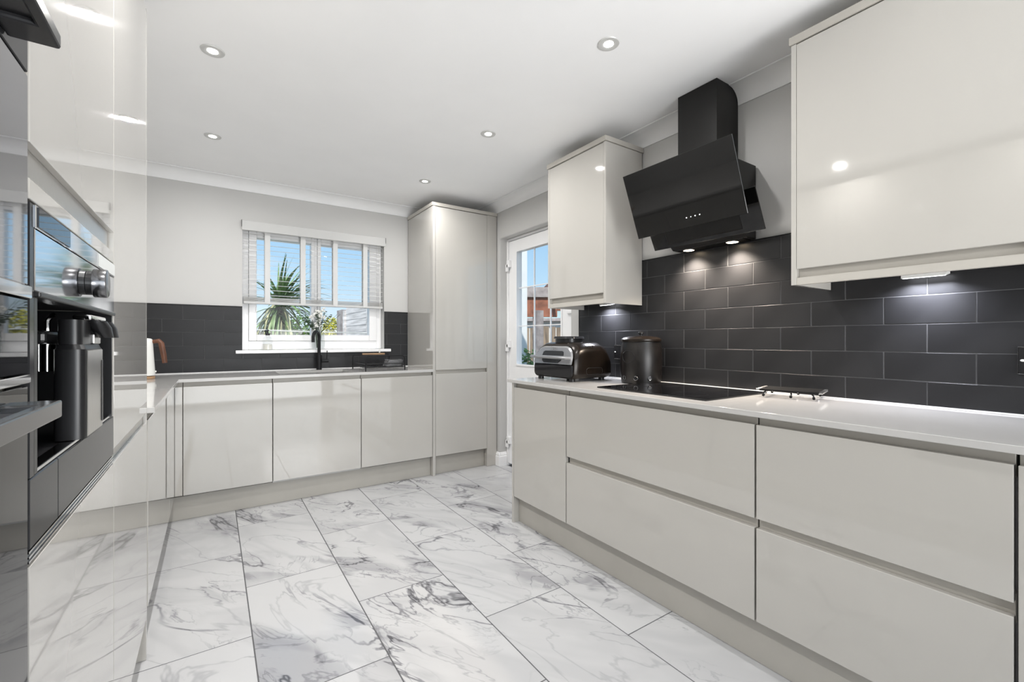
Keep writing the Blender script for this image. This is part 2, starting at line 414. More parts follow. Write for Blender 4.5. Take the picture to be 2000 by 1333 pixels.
B(WR-.010, WR-.0005, 2.339, 2.343, WT+.004, 1.6135).build('tile_trim', 'bmetal', wall_right)
zB = [WT+.004, .993, 1.093, 1.193, 1.286, 1.388]
for j in range(5):
    off = -.180 if j % 2 == 0 else -.050
    x = off - .25*3
    while x < 1.53:
        a, b = max(x, WL+.002), min(x+.25, 1.518)
        if zB[j+1] <= 1.03:
            wall_tile(wall_back, 'B', WB-.0003, a, b, zB[j], zB[j+1], random.uniform(-.0006, 0))
        else:
            for (q0, q1, zt) in ((WL, OX0, 9), (OX0, OX1, OZ0-.004), (OX1, 9, 9)):
                aa, bb = max(a, q0), min(b, q1); z1 = min(zB[j+1], zt)
                if bb-aa > .012 and z1-zB[j] > .012: wall_tile(wall_back, 'B', WB-.0003, aa, bb, zB[j], z1, random.uniform(-.0006, 0))
        x += .25
for a, b in ((WL+.002, OX0), (OX1, 1.518)): B(a, b, WB-.010, WB-.0005, 1.389, 1.3955).build('tile_trim', 'bmetal', wall_back)

# ---- window
win = struct(thing('window_1', None, None, ((OX0+OX1)/2, 4.12, OZ0)))
fy0, fy1 = 4.10, 4.17
def rect_frame(mb, x0, x1, z0, z1, w, y0, y1, wb=None, wt=None):
    wb = w if wb is None else wb; wt = w if wt is None else wt
    mb.box(x0, x0+w, y0, y1, z0, z1).box(x1-w, x1, y0, y1, z0, z1).box(x0+w, x1-w, y0, y1, z0, z0+wb).box(x0+w, x1-w, y0, y1, z1-wt, z1)
    return mb
fz0, fz1 = 1.058, 2.050
rect_frame(MB(), OX0+.001, OX1-.001, fz0, fz1, .045, fy0, fy1, wb=.070).build('outer_frame', 'upvc', win, bevel=.003)
B(.7215, .7435, fy0+.002, fy1, fz0+.07, fz1-.045).build('mullion', 'upvc', win, bevel=.003)
for a, b, wl_, wr_ in ((.237, .7205, .055, .027), (.7445, 1.249, .027, .066)):
    zz0, zz1 = fz0+.071, fz1-.046; y0, y1 = fy0-.014, fy1-.01
    sh = MB().box(a, a+wl_, y0, y1, zz0, zz1).box(b-wr_, b, y0, y1, zz0, zz1).box(a+wl_, b-wr_, y0, y1, zz0, zz0+.050).box(a+wl_, b-wr_, y0, y1, zz1-.05, zz1).build('sash', 'upvc', win, bevel=.005)
    B(a+wl_, b-wr_, 4.135, 4.139, fz0+.121, fz1-.096).build('pane', 'glass', sh)
B(.285, .292, fy0-.026, fy0-.015, 1.36, 1.40).build('window_handle', 'upvc', win, bevel=.002)
sl = MB().box(.145, 1.348, 3.978, 4.0180-.009, 1.031, 1.056).box(OX0+.001, OX1-.001, 4.0085, 4.104, 1.031, 1.056)
sl.build('window_sill', 'upvc', win, bevel=.004)

# ---- garden door
dr = struct(thing('door_1', None, None, (2.25, 2.95, 0)))
fx0, fx1 = 2.222, 2.292
fr = MB().box(fx0, fx1, DY0+.002, DY0+.060, .0, DZ1-.002).box(fx0, fx1, DY1-.026, DY1-.002, .0, DZ1-.002).box(fx0, fx1, DY0+.06, DY1-.026, DZ1-.022, DZ1-.002)
fr.build('door_frame', 'upvc', dr, bevel=.003)
GY0, GY1, GZ0, GZ1 = 2.637, 3.243, .921, 1.918
lf = MB()
y0, y1, z0, z1 = 2.503, 3.369, .02, 2.024
lf.box(2.232, 2.285, y0, GY0, z0, z1).box(2.232, 2.285, GY1, y1, z0, z1).box(2.232, 2.285, GY0, GY1, z0, GZ0).box(2.232, 2.285, GY0, GY1, GZ1, z1)
leafo = lf.build('door_leaf', 'upvc', dr)
rb = MB()
for a, b, c, d in ((GY0-.012, GY0+.004, GZ0-.012, GZ1+.012), (GY1-.004, GY1+.012, GZ0-.012, GZ1+.012)): rb.box(2.224, 2.233, a, b, c, d)
for a, b in ((GZ0-.012, GZ0+.004), (GZ1-.004, GZ1+.012)): rb.box(2.224, 2.233, GY0, GY1, a, b)
rb.build('glazing_bead', 'upvc', leafo, bevel=.002)
gy = [GY0, 2.80, 3.018, GY1]; gz = [GZ0, 1.258, 1.595, GZ1]
for i in range(3):
    for j in range(3):
        B(2.256, 2.260, gy[i]+.001, gy[i+1]-.001, gz[j]+.001, gz[j+1]-.001).build('pane', 'glass', leafo)
for q in gy[1:3]: B(2.252, 2.264, q-.004, q+.004, GZ0, GZ1).build('glazing_bar', 'upvc', leafo)
for q in gz[1:3]: B(2.2525, 2.2635, GY0, GY1, q-.004, q+.004).build('glazing_bar', 'upvc', leafo)
for z in (1.81, 1.088, .22):
    MB().box(2.206, 2.2315, 3.33, 3.376, z-.02, z+.045).box(2.206, 2.2215, 3.355, 3.392, z-.055, z+.01).build('hinge', 'upvc', dr, bevel=.003)
B(2.212, 2.2315, 2.47, 2.56, 1.335, 1.352).build('latch', 'upvc', dr, bevel=.002)
MB().box(2.205, 2.2315, 2.53, 2.555, .93, 1.14).box(2.185, 2.205, 2.535, 2.65, 1.02, 1.04).build('door_handle', 'upvc', dr, bevel=.003)

# ------------------------------------------------------------------ cabinets
F_R = lambda u0, u1, v0, v1, z0, z1: (RX+v0, RX+v1, u0, u1, z0, z1)
F_L = lambda u0, u1, v0, v1, z0, z1: (LX-v0, LX-v1, u0, u1, z0, z1)
F_B = lambda u0, u1, v0, v1, z0, z1: (u0, u1, BY+v0, BY+v1, z0, z1)
F_U = lambda u0, u1, v0, v1, z0, z1: (1.832+v0, 1.832+v1, u0, u1, z0, z1)
DT, DB = .843, .166
def base_unit(F, u0, u1, label, fronts, depth=.575, name='base_cabinet', panel=None, hollow=None, group=None):
    c = F(u0, u1, 0, depth, .15, DT); root = thing(name, label, 'cabinet', ((c[0]+c[1])/2, (c[2]+c[3])/2, .12), group)
    g = .0015
    cz = .862
    if hollow:
        m_ = MB(); m_.box(*F(u0+.001, u0+.019, .024, depth, .152, cz)).box(*F(u1-.019, u1-.001, .024, depth, .152, cz))
        m_.box(*F(u0+.019, u1-.019, .024, depth, .152, .17)).box(*F(u0+.019, u1-.019, .05, .06, .17, .80))
        m_.build('carcass', 'carcass', root)
    else:
        m_ = MB().box(*F(u0+.001, u1-.001, .045, depth, .152, cz)); m_.build('carcass', 'carcass', root)
    for kind, z0, z1 in fronts:
        if kind == 'rail':
            B(*F(u0+.001, u1-.001, .023, .0445, z0, z1)).build('handle_rail', 'matt', root, bevel=.001, seg=1)
        else:
            m_ = MB(); a = F(u0+g, u1-g, 0, .021, z0, z1)
            m_.box(*a); d_ = m_.build(kind, 'gloss', root, bevel=.0015)
    if panel:
        for (p0, p1, top) in panel: B(*F(p0, p1, 0, depth, .0005, top)).build('end_panel', 'gloss', root, bevel=.0012)
    return root
door_fr = [('door', DB, DT), ('rail', DT-.035, .869)]
drw = [('drawer_front', DB, .487), ('rail', .465, .535), ('drawer_front', .520, DT), ('rail', DT-.035, .869)]
base_unit(F_R, 1.797, 2.288, 'single-door gloss cashmere base cabinet at the end of the hob run, beside the garden door', door_fr, panel=[(2.290, 2.308, .870)])
base_unit(F_R, .808, 1.793, 'wide two-drawer gloss cashmere base cabinet under the black hob', drw)
base_unit(F_R, .208, .804, 'two-drawer gloss cashmere base cabinet under the trivet, right of the hob drawers', drw)
base_unit(F_R, -.392, .204, 'base cabinet cut by the right edge of the photo, only a thin door strip showing', door_fr)
base_unit(F_B, -.154, .340, 'single-door cashmere base cabinet in the corner, left of the sink cabinet', door_fr)
base_unit(F_B, .342, .934, 'single-door cashmere base cabinet directly under the sink and black tap', door_fr, hollow=True)
base_unit(F_B, .936, 1.517, 'single-door cashmere base cabinet under the wire dish rack, next to the tall larder', door_fr)
base_unit(F_L, 2.082, 3.049, 'gloss cashmere base cabinet of the left run, just past the tall units', door_fr, depth=.585)
cpst = thing('corner_post', 'narrow pale filler post in the inside corner between left and back base cabinets', 'filler panel', (-.18, 3.45, .12))
B(LX-.021, LX, 3.053, 3.437, DB, DT).build('filler_strip', 'gloss', cpst, bevel=.0015)
B(LX+.0005, -.156, 3.4405, 3.461, DB, DT).build('filler_strip', 'gloss', cpst, bevel=.0015)
m_ = B(LX-.044, LX-.0225, 3.052, 3.462, DT-.035, .869); m_.box(LX-.022, -.156, 3.4625, 3.484, DT-.035, .869); m_.build('handle_rail', 'matt', cpst)
# plinths
def plinth(label, *b):
    o = B(*b).build('plinth', 'plinth', bevel=.001, seg=1); tag(o, label, 'plinth'); return o
plinth('long cashmere plinth board under the hob run of drawers', RX+.042, RX+.058, -.4, 2.2885, .001, .149)
plinth('cashmere plinth board under the sink run of cabinets', -.237, 1.518, BY+.048, BY+.064, .001, .149)
plinth('short cashmere plinth board under the tall larder', 1.5465, 2.0405, BY+.048, BY+.064, .001, .149)
plinth('plinth board under the left run, in shadow below the glossy tall units', LX-.058, LX-.042, .22, 2.0285, .001, .135)
plinth('plinth board under the left base cabinet in the corner', LX-.058, LX-.042, 2.0515, 3.486, .001, .149)

# larder
lar = thing('larder_cabinet', 'tall cashmere larder cabinet with two stacked doors between sink run and garden door', 'cabinet', (1.83, 3.73, 0))
B(1.520, 1.543, BY, WB-.012, .001, 2.256).build('side_panel', 'gloss', lar, bevel=.0012)
B(1.5445, 2.041, BY+.045, WB-.02, .152, 2.254).build('carcass', 'carcass', lar)
B(1.5455, 2.0405, BY, BY+.021, .884, 2.253).build('door', 'gloss', lar, bevel=.0015)
B(1.5455, 2.0405, BY, BY+.021, .164, .850).build('door', 'gloss', lar, bevel=.0015)
B(1.545, 2.041, BY+.023, BY+.0445, .83, .9).build('handle_rail', 'matt', lar)
B(2.0425, 2.1430, BY, BY+.02, .001, 2.256).build('filler_panel', 'gloss', lar, bevel=.0012)
B(2.0425, 2.0600, BY+.021, BY+.5, .001, 2.256).build('side_panel', 'gloss', lar)
B(1.512, 2.1475, BY-.006, WB-.012, 2.258, 2.287).build('top_cornice', 'matt', lar, bevel=.003)

# tall units on the left (front plane X = LX)
def tall_shell(root, u0, u1, shelves, back=True):
    m_ = MB(); d0, d1 = .024, .595
    m_.box(*F_L(u0+.001, u0+.017, d0, d1, .141, 2.30)).box(*F_L(u1-.017, u1-.001, d0, d1, .141, 2.30))
    m_.box(*F_L(u0+.017, u1-.017, d1-.01, d1, .141, 2.30)).box(*F_L(u0+.017, u1-.017, d0, d1-.01, 2.28, 2.30)).box(*F_L(u0+.017, u1-.017, d0, d1-.01, .141, .158))
    for z in shelves: m_.box(*F_L(u0+.017, u1-.017, d0+.003, d1-.01, z-.016, z))
    m_.build('carcass', 'plinth', root)  # darker board tone puts the shade of the door gaps into colour
tC = thing('tall_cabinet', 'tall gloss cashmere cabinet with two plain doors, nearest the window on the left', 'cabinet', (-.49, 1.72, 0))
tall_shell(tC, 1.406, 2.028, [.86])
B(*F_L(1.4075, 2.0275, 0, .021, .876, 2.298)).build('door', 'gloss', tC, bevel=.0006)
B(*F_L(1.4075, 2.0275, 0, .021, .146, .842)).build('door', 'gloss', tC, bevel=.0006)
B(*F_L(1.408, 2.012, .010, .020, .8425, .8755)).build('handle_rail', 'steel', tC)
B(*F_L(2.030, 2.049, 0, .595, .001, 2.31)).build('end_panel', 'gloss', tC, bevel=.0012)
tB = thing('tall_cabinet', 'tall gloss cashmere cabinet housing the built-in coffee machine', 'cabinet', (-.49, 1.11, 0))
tall_shell(tB, .818, 1.404, [.858, 1.333])
B(*F_L(.8195, 1.4025, 0, .021, 1.389, 2.298)).build('door', 'gloss', tB, bevel=.0006)
B(*F_L(.8195, 1.4025, 0, .021, 1.316, 1.343)).build('filler_panel', 'gloss', tB, bevel=.0015)
B(*F_L(.820, 1.394, .010, .020, 1.3435, 1.3885)).build('handle_rail', 'steel', tB)
B(*F_L(.8195, 1.4025, 0, .021, .146, .842)).build('door', 'gloss', tB, bevel=.0006)
B(*F_L(.820, 1.402, .005, .015, .8425, .8630)).build('handle_rail', 'steel', tB)
for zt_ in (.8465, .8525, .8590): B(*F_L(.8195, 1.4025, .0005, .0048, zt_, zt_+.0028)).build('handle_trim', 'chrome', tB)
tA = thing('tall_cabinet', 'tall gloss cabinet housing the two ovens at the left edge', 'cabinet', (-.49, .51, 0))
tall_shell(tA, .216, .816, [.46, 1.072, 1.63])
B(*F_L(.2175, .8145, 0, .021, 1.635, 2.298)).build('door', 'gloss', tA, bevel=.0015)
B(*F_L(.2175, .8145, 0, .021, .146, .455)).build('door', 'gloss', tA, bevel=.0015)

# ovens
def oven_handle(mb, z0, z1, y0, y1, proj=.045, t=.012, ret=.045):
    """U-shaped bar handle standing off the door face, long axis along Y"""
    x0, x1 = LX+.0005, LX+proj
    mb.slab([x0, x1-t, x1], [y0, y0+ret, y1-ret, y1], lambda i, j: not (i == 0 and j == 1), z0, z1)
    return mb
ov = thing('microwave_oven', 'upper built-in oven with mirrored glass door and protruding dark handle at the left edge', 'oven', (-.45, .51, 1.075))
B(*F_L(.2345, .7975, .022, .45, 1.076, 1.608)).build('oven_body', 'black', ov)
B(*F_L(.219, .8130, 0, .0215, 1.204, 1.470)).build('door_glass', 'tmirror', ov, bevel=.001, seg=1)
B(*F_L(.219, .8130, 0, .0215, 1.474, 1.626)).build('control_panel', 'gsteel', ov, bevel=.001, seg=1)
B(*F_L(.219, .8130, -.004, .0215, 1.187, 1.2025)).build('trim_strip', 'mirror', ov, bevel=.001, seg=1)
B(*F_L(.219, .8130, 0, .0215, 1.092, 1.1855)).build('lower_glass', 'oglass', ov, bevel=.001, seg=1)
B(*F_L(.219, .8130, -.003, .0215, 1.080, 1.0905)).build('trim_strip', 'mirror', ov, bevel=.001, seg=1)
hh_ = oven_handle(MB(), 1.480, 1.4985, .29, .742).build('door_handle', 'gsteel', ov, bevel=.003)
B(LX+.001, LX+.0325, .336, .6965, 1.486, 1.492).build('handle_insert', 'black', hh_)
o2 = thing('wall_oven', 'lower built-in oven with dark glass door and steel bar handle at the left edge', 'oven', (-.45, .51, .465))
B(*F_L(.2345, .7975, .022, .50, .468, 1.052)).build('oven_body', 'black', o2)
B(*F_L(.219, .8130, 0, .0215, .462, 1.0760)).build('door_glass', 'oglass', o2, bevel=.001, seg=1)
hh_ = oven_handle(MB(), 1.042, 1.0625, .29, .746).build('door_handle', 'dsteel', o2, bevel=.002)
B(LX+.001, LX+.0325, .336, .7005, 1.049, 1.055).build('handle_insert', 'black', hh_)

# coffee machine
cm = thing('coffee_machine', 'built-in black and steel coffee machine with open bay and round dial', 'coffee machine', (-.4, 1.11, .862))
cb = MB(); d1 = .35
cb.box(*F_L(.8375, .850, 0, d1, .957, 1.198)).box(*F_L(1.377, 1.3855, 0, d1, .957, 1.198))
cb.box(*F_L(.8375, 1.3855, d1, d1+.02, .88, 1.31)).box(*F_L(.850, 1.377, .024, d1, 1.200, 1.305)).box(*F_L(.850, 1.377, .022, d1, .90, .955))
cb.build('housing', 'black', cm)
B(*F_L(.8205, .8365, 0, .021, .956, 1.312)).build('side_trim', 'gsteel', cm)
B(*F_L(.8375, 1.4015, -.002, .022, 1.282, 1.313)).build('top_fascia', 'mirror', cm, bevel=.001, seg=1)
B(*F_L(.8375, 1.4015, -.001, .022, 1.199, 1.281)).build('control_panel', 'mirror', cm, bevel=.001, seg=1)
B(*F_L(.842, 1.0, -.0035, -.0022, 1.2845, 1.3105)).build('display', 'oglass', cm)
B(*F_L(1.22, 1.395, -.0035, -.0022, 1.2845, 1.3105)).build('badge_plate', 'white', cm)
B(*F_L(.8375, 1.385, -.006, .02, 1.1905, 1.1985)).build('bay_lip', 'black', cm, bevel=.002)
dl = MB().cyl((LX+.010, 1.130, 1.241), (LX+.030, 1.130, 1.241), .0265, 32).build('dial', 'dsteel', cm, smooth=True, bevel=.0015)
MB().cyl((LX+.0015, 1.130, 1.241), (LX+.0098, 1.130, 1.241), .0225, 32).build('dial_band', 'black', dl)
m_ = MB(); m_.box(*F_L(.8205, .946, 0, .0215, .864, .954)); m_.build('lower_fascia', 'gsteel', cm, bevel=.001, seg=1)
B(*F_L(.948, 1.4015, 0, .0215, .864, .954)).build('lower_fascia', 'gsteel', cm, bevel=.001, seg=1)
B(*F_L(.851, 1.376, .003, .021, .9545, .9605)).build('tray_lip', 'chrome', cm, bevel=.001)
B(*F_L(.853, 1.374, .022, .345, .9552, .9592)).build('drip_tray', 'bmetal', cm)
sp = MB(); sp.box(*F_L(1.05, 1.18, .036, .345, 1.128, 1.150)); sh_ = sp.build('spout_housing', 'black', cm, bevel=.006)
MB().cyl((-.244, 1.115, 1.127), (-.244, 1.115, 1.079), .0115, 20).build('coffee_spout', 'chrome', cm, smooth=True)
MB().cyl((-.272, 1.115, 1.127), (-.272, 1.115, 1.079), .0115, 20).build('coffee_spout', 'chrome', cm, smooth=True)
MB().tube([(-.240, 1.10, 1.1505), (-.240, 1.10, 1.168), (-.236, 1.104, 1.176), (-.234, 1.108, 1.180)], .004, 8).build('steam_pipe', 'chrome', cm, smooth=True)
def rrect(x0, x1, y0, y1, z, r, n_=5):
    pts = []
    for cx_, cy_, a0 in ((x1-r, y1-r, 0), (x0+r, y1-r, 90), (x0+r, y0+r, 180), (x1-r, y0+r, 270)):
        for i in range(n_+1):
            a = R(a0 + 90*i/n_); pts.append((cx_+r*math.cos(a), cy_+r*math.sin(a), z))
    return pts
mj = thing('milk_jug', 'slim stainless steel milk container with black spouts docked in the coffee machine bay', 'jug', (-.205, 1.133, .9615))
jx0, jx1, jy0, jy1 = -.226, -.184, 1.058, 1.209
MB().loft([rrect(jx0, jx1, jy0, jy1, .9615, .014), rrect(jx0, jx1, jy0, jy1, 1.118, .014)]).build('jug_body', 'black', mj, smooth=True)  # steel body coloured black to stand for its dark reflections
B(jx1-.0005, jx1+.0012, jy0+.012, jy1-.012, .964, 1.116).build('bright_front', 'steel', mj, bevel=.0008, seg=1)  # bright steel face added so that only the front looks lit
B(jx1+.0013, jx1+.0030, 1.184, 1.192, .975, 1.095).build('level_window', 'black', mj, bevel=.001)
MB().loft([rrect(jx0+.001, jx1-.001, jy0+.001, jy1-.001, 1.1182, .014), rrect(jx0+.004, jx1-.004, jy0+.004, jy1-.004, 1.1265, .014)]).build('jug_lid', 'black', mj, smooth=True)
MB().loft([rrect(-.222, -.190, 1.064, 1.146, 1.1268, .012), rrect(-.222, -.190, 1.064, 1.146, 1.170, .012)]).build('valve_tower', 'black', mj, smooth=True)
B(-.218, -.187, 1.150, 1.205, 1.1268, 1.146).build('valve_plate', 'steel', mj, bevel=.002)
B(-.205, -.180, 1.080, 1.212, 1.1703, 1.180).build('spout_arm', 'chrome', mj, bevel=.003)
for y in (1.150, 1.205):
    MB().loft([[(-.186+.017*math.cos(2*PI*j/14), y+.021*math.sin(2*PI*j/14), 1.1702) for j in range(14)], [(-.180+.017*math.cos(2*PI*j/14), y+.006+.022*math.sin(2*PI*j/14), 1.158) for j in range(14)], [(-.172+.011*math.cos(2*PI*j/14), y+.014+.014*math.sin(2*PI*j/14), 1.139) for j in range(14)]]).build('spout', 'black', mj, smooth=True)

# wall cabinets on the right
def wall_unit(u0, u1, label, led_y, scribe=None):
    root = thing('wall_cabinet', label, 'cabinet', (1.99, (u0+u1)/2, 1.343))
    zb, zt = 1.376, 2.256; p = .018
    B(*F_U(u1-p, u1, 0, .306, 1.343, zt)).build('side_panel', 'gloss', root, bevel=.0012)
    B(*F_U(u0, u0+p, 0, .306, 1.343, zt)).build('side_panel', 'gloss', root, bevel=.0012)
    B(*F_U(u0+p+.0005, u1-p-.0005, .045, .306, zb, zt)).build('carcass', 'carcass', root)
    B(*F_U(u0+p+.001, u1-p-.001, 0, .021, 1.403, zt-.003)).build('door', 'gloss', root, bevel=.0015)
    B(*F_U(u0+p+.0005, u1-p-.0005, .023, .0445, 1.370, 1.435)).build('handle_rail', 'matt', root)
    B(*F_U(u0+p+.0005, u1-p-.0005, .002, .020, 1.343, 1.370)).build('pelmet', 'matt', root, bevel=.001, seg=1)
    B(1.826, 2.1475, u0-.006, u1+.006, zt+.002, 2.287).build('top_cornice', 'matt', root, bevel=.002)
    return root
wall_unit(1.783, 2.302, 'small single-door cashmere wall cabinet left of the extractor hood', 2.02)
wall_unit(.182, .817, 'large cashmere wall cabinet right of the extractor hood', .5)
def led_bar(y0, y1, label):
    o = thing('cabinet_light', label, 'light', (2.095, (y0+y1)/2, 1.36), None)
    MB().prism([(2.075, 1.375), (2.125, 1.375), (2.125, 1.366), (2.075, 1.357)], 1, y0, y1).build('lamp_body', 'white', o)
    MB().prism([(2.077, 1.3565), (2.123, 1.3655), (2.123, 1.3645), (2.077, 1.3555)], 1, y0+.004, y1-.004).build('diffuser', 'led', o)
    d = bpy.data.lights.new('cabinet_lamp', 'AREA'); d.shape = 'RECTANGLE'; d.size = .04; d.size_y = y1-y0; d.energy = 2.2; d.color = (.86, .89, 1); d.spread = R(150)
    q = bpy.data.objects.new('cabinet_lamp', d); COL.objects.link(q); q.parent = o; q.location = (.0, 0, -.012)
    return o
led_bar(1.985, 2.075, 'small bright LED light under the small wall cabinet')
led_bar(.435, .555, 'small bright LED light under the large wall cabinet')

# ------------------------------------------------------------------ worktops
wk = thing('worktop', 'L-shaped white quartz worktop around the sink along the window wall', 'worktop', (.4, 3.7, WTB))
xs = [WL+.003, LX+.022, .400, .895, 1.5185]; ys = [2.0505, BY-.020, 3.52, 3.85, WB-.010]
MB().slab(xs, ys, lambda i, j: (i == 0 or j >= 1) and not (i == 2 and j == 2), WTB, WT).build('slab', 'quartz', wk, bevel=.0015)
B(WL+.003, 1.5185, WB-.0165, WB-.0085, WT+.0005, WT+.0055).build('sealant_bead', 'silicon', wk)
wk2 = thing('worktop', 'long white quartz worktop holding the hob, grill and black jar', 'worktop', (1.85, .9, WTB))
B(RX-.020, WR-.010, -.41, 2.332, WTB, WT).build('slab', 'quartz', wk2, bevel=.0015)
B(WR-.0155, WR-.0085, -.41, 2.332, WT+.0005, WT+.0055).build('sealant_bead', 'silicon', wk2)

# sink
sk_ = thing('sink', 'stainless steel sink bowl set under the worktop below the window', 'sink', (.647, 3.685, .70))
m_ = MB(); a, b, c, d = .392, .903, 3.512, 3.858; zt, zb = WTB-.0015, .70
m_.box(a, a+.004, c, d, zb, zt).box(b-.004, b, c, d, zb, zt).box(a+.004, b-.004, c, c+.004, zb, zt).box(a+.004, b-.004, d-.004, d, zb, zt).box(a+.004, b-.004, c+.004, d-.004, zb, zb+.004)
m_.build('bowl', 'steel', sk_)
MB().cyl((.65, 3.69, zb+.0045), (.65, 3.69, zb+.010), .04, 24).build('drain', 'chrome', sk_, smooth=True)

# tap
tx, ty = .728, 3.935
tp = thing('kitchen_tap', 'matt black swan-neck tap behind the sink', 'tap', (tx, ty, WT))
MB().cyl((tx, ty, WT+.0005), (tx, ty, 1.012), .021, 24).build('tap_body', 'bmetal', tp, smooth=True)
pts = [(tx, ty, 1.012), (tx, ty, 1.155)]
for i in range(1, 11):
    a = PI*i/10; pts.append((tx - .030*(1-math.cos(a)), ty - .085*(1-math.cos(a))/2*1.0, 1.155 + .048*math.sin(a)))
e = pts[-1]; pts.append((e[0], e[1], 1.118))
MB().tube(pts, .0125, 12).build('spout', 'bmetal', tp, smooth=True)
lv = MB().cyl((tx+.0205, ty, .962), (tx+.072, ty, .962), .0145, 20).build('mixer_lever', 'bmetal', tp, smooth=True)
MB().cyl((tx+.060, ty, .976), (tx+.063, ty, 1.048), .0035, 8).build('lever_pin', 'bmetal', lv)

# ------------------------------------------------------------------ hob, hood
hb = thing('induction_hob', 'black glass hob set in the worktop below the extractor hood', 'hob', (1.86, 1.34, WT))
B(1.623, 2.095, 1.036, 1.640, WT+.0005, WT+.0065).build('glass_plate', 'bglass', hb, bevel=.001, seg=1)
for x, y, r_ in ((1.74, 1.19, .075), (1.97, 1.19, .09), (1.74, 1.49, .09), (1.97, 1.49, .075)):
    MB().torus((x, y, WT+.0065), r_, .0006, seg=32, ts=4).build('zone_mark', 'gsteel', hb)

hd = thing('cooker_hood', 'black angled glass extractor hood with chimney over the hob', 'extractor hood', (2.0, 1.31, 1.6))
B(1.966, WR-.002, 1.2005, 1.4105, 1.95, CZ-.0015).build('chimney', 'hbody', hd)
hbm = MB().prism([(2.1385, 1.614), (2.060, 1.614), (2.02, 1.65), (1.94, 1.80), (1.865, 1.94), (1.880, 1.962), (2.1385, 1.962)], 1, 1.108, 1.512)
body = hbm.build('hood_body', 'hbody', hd, bevel=.002, seg=1)
def glass_sheet(p0, p1, y0, y1, t=.006):
    d_ = Vector((p1[0]-p0[0], 0, p1[1]-p0[1])).normalized(); nrm = Vector((d_.z, 0, -d_.x))
    if nrm.x < 0: nrm = -nrm
    q = [(p0[0], p0[1]), (p1[0], p1[1]), (p1[0]+nrm.x*t, p1[1]+nrm.z*t), (p0[0]+nrm.x*t, p0[1]+nrm.z*t)]
    return MB().prism(q, 1, y0, y1)
ug = glass_sheet((1.772, 1.984), (1.895, 1.676), 1.016, 1.604).build('upper_glass', 'hglass', hd, bevel=.001, seg=1)
glass_sheet((1.945, 1.800), (2.034, 1.628), 1.0125, 1.6075).build('lower_glass', 'hglass', hd, bevel=.001, seg=1)
for i, y in enumerate((1.30, 1.277, 1.254, 1.231)):
    f_ = .86; x = 1.772+(1.895-1.772)*f_; z = 1.984+(1.676-1.984)*f_
    MB().cyl((x-.0022, y, z-.0009), (x, y, z), .0022 if i != 1 else .0015, 10).build('button', 'dots', ug)
B(2.062, 2.135, 1.13, 1.49, 1.6115, 1.6138).build('filter_plate', 'hbody', body)
for y in (1.195, 1.432):
    lp = MB().cyl((2.088, y, 1.6112), (2.088, y, 1.608), .026, 24).build('lamp', 'warm', hd)
    MB().torus((2.088, y, 1.6095), .028, .0025, seg=24).build('lamp_ring', 'chrome', lp)
    d = bpy.data.lights.new('hood_lamp', 'SPOT'); d.energy = 28; d.color = (1, .87, .73); d.spot_size = R(125); d.spot_blend = .9; d.shadow_soft_size = .022
    q = bpy.data.objects.new('hood_lamp', d); COL.objects.link(q); q.parent = hd; q.location = Vector((2.088, y, 1.600)) - ORG[hd.name]

# ------------------------------------------------------------------ downlights
def downlight(x, y, label, first=[None]):
    z = CZ
    if first[0] is None:
        o = thing('downlight', label, 'downlight', (x, y, z), 'ceiling downlights')
        prof = [(.0185, -.001), (.021, -.003), (.036, -.0055), (.043, -.004), (.045, -.0008)]
        m_ = MB(); seg = 32
        loops = [[(x + r*math.cos(2*PI*j/seg), y + r*math.sin(2*PI*j/seg), z+dz) for j in range(seg)] for r, dz in prof]
        m_.loft(loops + [loops[0]], cap=False); m_.build('trim_ring', 'ring', o, smooth=True)
        MB().cyl((x, y, z-.0008), (x, y, z-.0028), .0205, 28).build('lens', 'lens', o)
        first[0] = o
    else:
        o = first[0].copy(); COL.objects.link(o); o.location = (x, y, z); o['label'] = label
        for c in first[0].children:
            if c.type != 'MESH': continue
            k_ = c.copy(); COL.objects.link(k_); k_.parent = o
    d = bpy.data.lights.new('downlight_lamp', 'AREA'); d.shape = 'DISK'; d.size = .05; d.energy = DOWN*((.80 if y > 3 else 1.35 if y > 2 else 1.4 if y > 1 else .8) if x < .5 else (.85 if y > 3 else .8 if y > 2 else .62 if y > 1 else .12)); d.color = (1, .985, .965); d.spread = R(165)
    q = bpy.data.objects.new('downlight_lamp', d); COL.objects.link(q); q.parent = o; q.location = (0, 0, -.008)
DLX, DLY = (0, 1.368), (3.247, 2.290, 1.315, .34)
for x, side in zip(DLX, ('left', 'right')):
    for i, y in enumerate(DLY):
        lab = {('left', 0): 'ceiling downlight in the left row, the one nearest the window wall',
               ('left', 1): 'ceiling downlight in the left row, larger and nearer than the one by the window wall',
               ('left', 2): 'ceiling downlight of the left row above the coffee machine, out of frame',
               ('right', 0): 'small far ceiling downlight in front of the tall larder',
               ('right', 1): 'ceiling downlight in front of the small wall cabinet',
               ('right', 2): 'nearest visible ceiling downlight, in front of the extractor chimney'}.get((side, i),
               'ceiling downlight behind the photographer, %s row, row %d from the window wall' % (side, i+1))
        downlight(x, y, lab)

